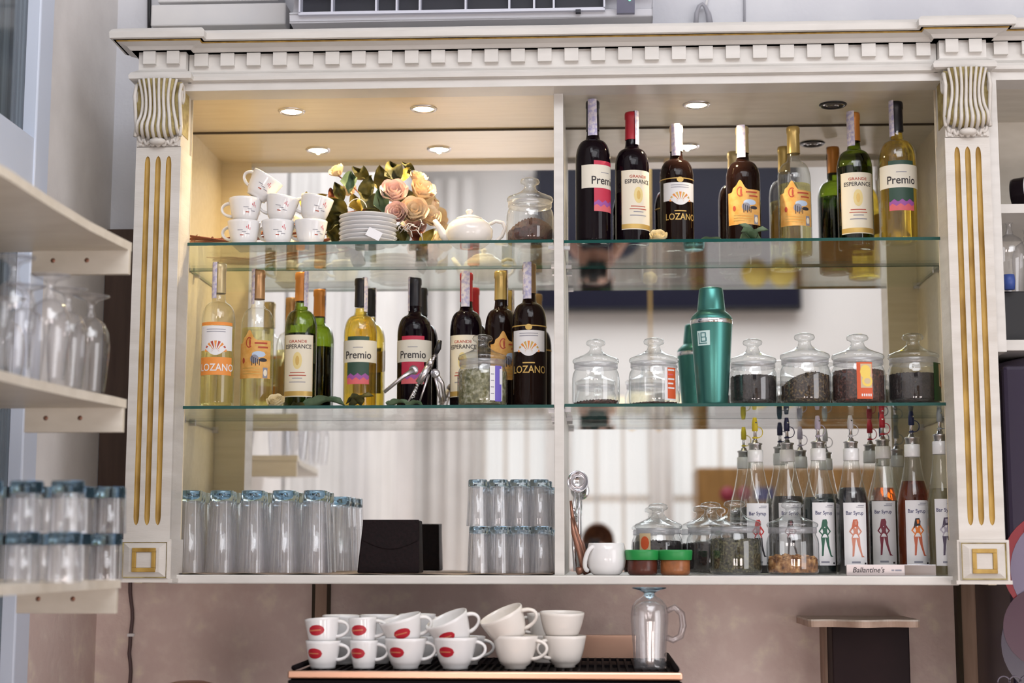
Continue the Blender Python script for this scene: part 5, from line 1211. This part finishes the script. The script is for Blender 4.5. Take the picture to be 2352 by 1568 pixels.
# ------------------------------------------------------------------ things in the next bay
Y = 3.62; p = at(2345, 440, Y)
t = thing('wine_bottle', 'dark bottle lying on its side with lilac and white label in the next bay', 'wine bottle', (p.x - .02, Y, ZS1 + .039), 0, rot=(0, PI / 2 - .05, -.5))
MB().lathe(bprof(.038, .30), BGRED, 32).build('bottle_glass', t)
MB().strip(.038, -.10, .10, .035, .10, LWHT, 30).strip(.038, -.06, .03, .045, .09, STRIPM, 20, .0008).build('label', t)
tag(MB().box(XFR + .008, XFR + .25, 3.60, 3.80, ZS2, za(2330, 668, 3.60), BLACK).build('black_box', bevel=.004), 'black box on the lower shelf of the next bay', 'box')
zbx = za(2330, 668, 3.60)
for i, (px, Y, lb) in enumerate(((2322, 3.64, 'upturned stem glass on the black box nearer the pilaster'), (2362, 3.72, 'upturned stem glass on the black box farther from the pilaster'))):
    dup(wg, (xa(px, 640, Y), Y, zbx + .0006), (0, 0, 0), lb, 'stem glasses on the black box')
tag(MB().lathe([(0, 0), (.012, .0), (.014, .02), (.012, .034), (0, .036)], pm('blue plastic', (.04, .08, .30), .4), 20).build('blue_lid', None, (xa(2318, 660, 3.585), 3.585, zbx + .0006)), 'small blue cap standing on the black box', 'cap')
# drinks cooler
COOL = pm('dark violet cooler', (.022, .014, .035), .25); CR2 = pm('cooler red', (.22, .012, .02), .4); CW2 = pm('cooler lilac white', (.17, .14, .21), .4)
x0 = xa(2262, 1450, 3.52); zt_ = za(2340, 838, 3.52)
t = thing('drinks_cooler', 'dark violet drinks cooler with red and white round emblem beyond the pilaster', 'cooler', (0, 0, 0))
MB().box(XFR + .004, x0 + .6, 3.52, 3.86, 0.0, zt_, COOL).build('cooler_body', t, bevel=.01)
MB().lathe([(.20, 0), (.18, .02), (.12, .036), (0, .042)], CW2, 40, Matrix.Translation((XFR + .21, 3.68, zt_)) @ Matrix.Diagonal((1, .7, 1, 1))).build('dome_top', t)
def disc(mb, px, py, r, m, y, a0=0, a1=2 * PI, r0=0):
    c = at(px, py, 3.52); n = 40
    if r0: pts = [(c.x + r * math.cos(a0 + (a1 - a0) * i / n), c.z + r * math.sin(a0 + (a1 - a0) * i / n)) for i in range(n + 1)] + [(c.x + r0 * math.cos(a1 - (a1 - a0) * i / n), c.z + r0 * math.sin(a1 - (a1 - a0) * i / n)) for i in range(n + 1)]
    else: pts = [(c.x + r * math.cos(a0 + (a1 - a0) * i / n), c.z + r * math.sin(a0 + (a1 - a0) * i / n)) for i in range(n)]
    mb.prism(pts, m, lambda a, b, d: (a, 3.5195 - y + d, b), .001)
mb = MB(); disc(mb, 2428, 1300, .118, CR2, .001); disc(mb, 2452, 1310, .122, CW2, .002); disc(mb, 2400, 1225, .045, CR2, .003, 0, 2 * PI)
disc(mb, 2420, 1480, .112, COOL, .004); disc(mb, 2395, 1440, .085, pm('cooler plum', (.05, .012, .03), .3), .005); disc(mb, 2440, 1408, .075, COOL, .006)
for k in range(3): disc(mb, 2304 + k * 26, 1566, .014, pm('cooler grey', (.10, .08, .11), .4) if not k else bpy.data.materials['cooler grey'], .007, 0, PI, .0115)
mb.build('emblem', t)
# ------------------------------------------------------------------ the room behind the camera, seen in the mirrors
CURT = noisy('white curtain cloth', (.72, .70, .68), (.80, .78, .76), 3, .9)
CURG = noisy('grey white curtain cloth', (.64, .62, .61), (.70, .68, .67), 3, .9)
def curtain(label, p0, p1, z0, z1, m, folds, amp):
    p0, p1 = Vector(p0), Vector(p1); d = p1 - p0; n = Vector((-d.y, d.x)).normalized()
    def fn(u, v):
        q = p0 + d * u + n * (amp * math.sin(u * folds * 2 * PI) + amp * .4 * math.sin(u * folds * 4.7 * PI + v))
        return (q.x, q.y, z0 + (z1 - z0) * v)
    mb = MB(); mb.grid(fn, folds * 10, 3, m, True)
    tag(mb.build('curtain'), label, 'curtain')
curtain('white pleated curtain on the window wall nearest the curved shelves', (XL + .004, 1.55), (XL + .06, .52), .2, 4.0, CURT, 6, .012)
curtain('grey white curtain on the window wall, second from the curved shelves', (XL + .06, .52), (XL + .06, -.35), .2, 4.0, CURG, 5, .02)
curtain('white curtain on the window wall, third from the curved shelves', (XL + .06, -.35), (XL + .06, -1.4), .2, 4.0, CURT, 6, .02)
curtain('grey white curtain in the far corner of the window wall', (XL + .06, -1.40), (XL + .05, -2.50), .2, 4.0, CURG, 6, .02)
curtain('white curtain on the far wall in the corner', (XL + .03, -2.54), (-.76, -2.52), .2, 4.0, CURT, 4, .02)
curtain('white curtain hanging between two far windows', (-.31, -2.44), (-.15, -2.44), .2, 2.6, CURT, 2, .015)
curtain('white curtain hanging beside the honey brown cabinet', (.36, -2.44), (.50, -2.44), .2, 2.6, CURT, 2, .015)
# television
TV = thing('television', 'large flat black television on the far wall seen in the mirror', 'television', (.48, -2.5, 3.58))
MB().box(-.86, .86, -.04, .04, -.48, .48, BLACK).build('bezel', TV, bevel=.008); MB().box(-.84, .84, .0405, .042, -.46, .46, BLACKG).build('screen', TV)
MB().box(-.2, .2, -.098, -.04, -.1, .1, BLACK).build('wall_bracket', TV)
# honey brown cabinet with printed strip
hb = thing('wooden_cupboard', 'honey brown wooden cupboard with a red and blue strip seen in the mirror', 'cupboard', (.98, -2.2, 0))
MB().box(-.36, .75, -.25, .25, 0, 2.06, WOODB).build('cupboard_body', hb, bevel=.01)
MB().box(-.30, .16, .2505, .262, .1, 1.78, WOODB).build('door', hb, bevel=.006); MB().box(.20, .70, .2505, .262, .1, 1.78, WOODB).build('door', hb, bevel=.006)
mb = MB(); mb.box(-.02, .10, .2505, .255, 1.86, 1.94, pm('blue sticker', (.04, .04, .14), .5))
for k in range(2): mb.lathe([(0, 0), (.045, 0), (.045, .004), (0, .004)], pm('red sticker', (.22, .02, .04), .5) if not k else bpy.data.materials['red sticker'], 20, Matrix.Translation((-.08 - .10 * k, .2505, 1.90)) @ Matrix.Rotation(-PI / 2, 4, 'X'))
mb.build('sticker_strip', hb)
# chandelier with warm shades
ch = thing('chandelier', 'small pendant lamp with warm glass shades seen in the mirror', 'lamp', (.32, -1.2, 0))
MB().tube([(0, 0, ROOM_Z), (0, 0, 2.30)], .006, GOLDI, 8).build('rod', ch)
for k in range(4):
    a = k * PI / 2 + .4; q = Vector((.20 * math.cos(a), .20 * math.sin(a), 0))
    MB().tube([(0, 0, 2.30), q * .6 + Vector((0, 0, 2.24)), q + Vector((0, 0, 2.32))], .010, GOLDI, 8).build('lamp_arm', ch)
    MB().lathe([(.02, 2.32), (.05, 2.36), (.06, 2.42)], emis('warm shade glow', (1.0, .86, .62), 1.6) if k == 0 else bpy.data.materials['warm shade glow'], 20, Matrix.Translation(q)).build('lamp_shade', ch)
# bar counter, menu with lemon picture, behind the barista side
mp = thing('fruit_poster', 'white poster with yellow fruit on the brown cupboard door, glimpsed in the glass shelves', 'poster', (.93, -1.9365, 1.22))
MB().box(-.24, .30, 0, .002, -.26, .26, LWHT).build('sheet', mp)
mb = MB()
for q in (.06, .22): mb.lathe([(0, 0), (.085, 0), (.085, .002), (0, .002)], YEL, 28, Matrix.Translation((q, .002, .02)) @ Matrix.Rotation(-PI / 2, 4, 'X'))
mb.build('fruit_print', mp)
SHEER = bpy.data.materials.new('sheer white voile'); SHEER.use_nodes = True
_nt = SHEER.node_tree; _nt.nodes.clear()
_o = _nt.nodes.new('ShaderNodeOutputMaterial'); _t = _nt.nodes.new('ShaderNodeBsdfTransparent'); _d = _nt.nodes.new('ShaderNodeBsdfDiffuse'); _l = _nt.nodes.new('ShaderNodeBsdfTranslucent')
_d.inputs[0].default_value = (.82, .80, .78, 1); _l.inputs[0].default_value = (.82, .80, .78, 1)
_m1 = _nt.nodes.new('ShaderNodeMixShader'); _m2 = _nt.nodes.new('ShaderNodeMixShader'); _m1.inputs[0].default_value = .4; _m2.inputs[0].default_value = .66
_nt.links.new(_d.outputs[0], _m1.inputs[1]); _nt.links.new(_l.outputs[0], _m1.inputs[2]); _nt.links.new(_t.outputs[0], _m2.inputs[1]); _nt.links.new(_m1.outputs[0], _m2.inputs[2]); _nt.links.new(_m2.outputs[0], _o.inputs[0])
for i, (a_, b_) in enumerate(wins):
    curtain('sheer voile over the %s far window counted from the window wall' % ORD[i], (a_ - .06, -2.485), (b_ + .06, -2.485), .3, 2.62, SHEER, 7, .012)
# ------------------------------------------------------------------ photographer, reflected in the mirror
SKN = pm('skin', (.55, .30, .22), .5); HAIR = noisy('brown hair', (.06, .025, .012), (.16, .07, .03), 40, .5); SHIRT = pm('dark shirt', (.03, .03, .05), .8); TROU = pm('dark trousers', (.02, .02, .03), .8)
def skinned(name, verts, edges, radii, m, parent, lv=2):
    me = bpy.data.meshes.new(name); me.from_pydata(verts, edges, []); o = bpy.data.objects.new(name, me); scene.collection.objects.link(o); o.parent = parent
    me.materials.append(m)
    sk = o.modifiers.new('skin', 'SKIN'); sk.use_smooth_shade = True
    for i, r in enumerate(radii):
        d = me.skin_vertices[0].data[i]; d.radius = r if isinstance(r, tuple) else (r, r); d.use_root = (i == 0)
    s = o.modifiers.new('subd', 'SUBSURF'); s.levels = lv; s.render_levels = lv
    return o
pe = thing('person', 'person with short brown hair holding a camera up to the face, seen in the mirror', 'person', (.015, -.185, 0))
V = [(0, -.02, .95), (0, -.02, 1.12), (0, -.02, 1.30), (0, -.02, 1.42), (0, -.01, 1.49), (0, .0, 1.54), (0, .0, 1.600),
     (.10, -.02, .90), (.11, -.01, .50), (.11, -.03, .09), (.12, .10, .035), (-.10, -.02, .90), (-.11, -.01, .50), (-.11, -.03, .09), (-.12, .10, .035),
     (.17, -.02, 1.40), (.24, .03, 1.20), (.12, .14, 1.42), (.075, .12, 1.49), (-.17, -.02, 1.40), (-.24, .03, 1.20), (-.12, .14, 1.42), (-.075, .12, 1.49)]
E_ = [(0, 1), (1, 2), (2, 3), (3, 4), (4, 5), (5, 6), (0, 7), (7, 8), (8, 9), (9, 10), (0, 11), (11, 12), (12, 13), (13, 14), (3, 15), (15, 16), (16, 17), (17, 18), (3, 19), (19, 20), (20, 21), (21, 22)]
Rr = [(.13, .10), (.12, .09), (.14, .10), (.10, .08), .055, (.072, .085), (.07, .085), .085, .055, .04, .035, .085, .055, .04, .035, .055, .042, .03, .032, .055, .042, .03, .032]
body = skinned('body', V, E_, Rr, SKN, pe)
skinned('shirt', [V[i] for i in (0, 1, 2, 3, 15, 16, 19, 20)] + [(.14, .12, 1.39), (-.14, .12, 1.39)], [(0, 1), (1, 2), (2, 3), (3, 4), (4, 5), (3, 6), (6, 7), (5, 8), (7, 9)], [(.145, .112), (.134, .102), (.154, .112), (.112, .088), .066, .052, .066, .052, .040, .040], SHIRT, pe)
skinned('trousers', [V[i] for i in (0, 7, 8, 9, 11, 12, 13)], [(0, 1), (1, 2), (2, 3), (0, 4), (4, 5), (5, 6)], [(.142, .112), .096, .067, .055, .096, .067, .055], TROU, pe)
hm_ = MB()
hm_.lathe([(.092, .0), (.096, .03), (.090, .062), (.070, .088), (.036, .104), (0, .110)], HAIR, 28, Matrix.Translation((0, -.060, 1.600)) @ Matrix.Rotation(1.25, 4, 'X') @ Matrix.Diagonal((.86, 1.0, .66, 1)))
hm_.build('hair', pe)
fc = MB(); fc.lathe([(0, -.008), (.011, 0), (0, .008)], SKN, 12, Matrix.Translation((0, .098, 1.555)) @ Matrix.Diagonal((1, 1.4, 2.2, 1)))
for sgn in (-1, 1):
    fc.lathe([(0, -.01), (.010, 0), (0, .01)], SKN, 12, Matrix.Translation((sgn * .083, -.005, 1.575)) @ Matrix.Diagonal((.7, 1, 2.6, 1)))
fc.build('face_relief', pe)
for sgn in (-1, 1):
    for k in range(4):
        a = Vector((sgn * .085, .128, 1.515 - .018 * k))
        MB().tube([a, a + Vector((-sgn * .012, .026, .004)), a + Vector((-sgn * .030, .032, .004)), a + Vector((-sgn * .042, .024, .002))], [.009, .0088, .008, .0065], SKN, 8).build('finger', pe)
    a = Vector((sgn * .080, .105, 1.50)); MB().tube([a, a + Vector((-sgn * .018, .0, .006)), a + Vector((-sgn * .040, .0, .014))], [.010, .009, .0075], SKN, 8).build('thumb', pe)
cm = thing('photo_camera', 'black camera held by the person, seen in the mirror', 'camera', (0, -.05, 1.55))
MB().box(-.070, .070, -.025, .015, -.048, .040, BLACK).box(-.025, .025, -.02, .012, .040, .062, BLACK).build('camera_body', cm, bevel=.004)
MB().lathe([(.034, 0), (.034, .030), (.031, .032), (.022, .020), (0, .018)], BLACK, 28, Matrix.Translation((0, .012, 0)) @ Matrix.Rotation(-PI / 2, 4, 'X')).build('lens', cm)
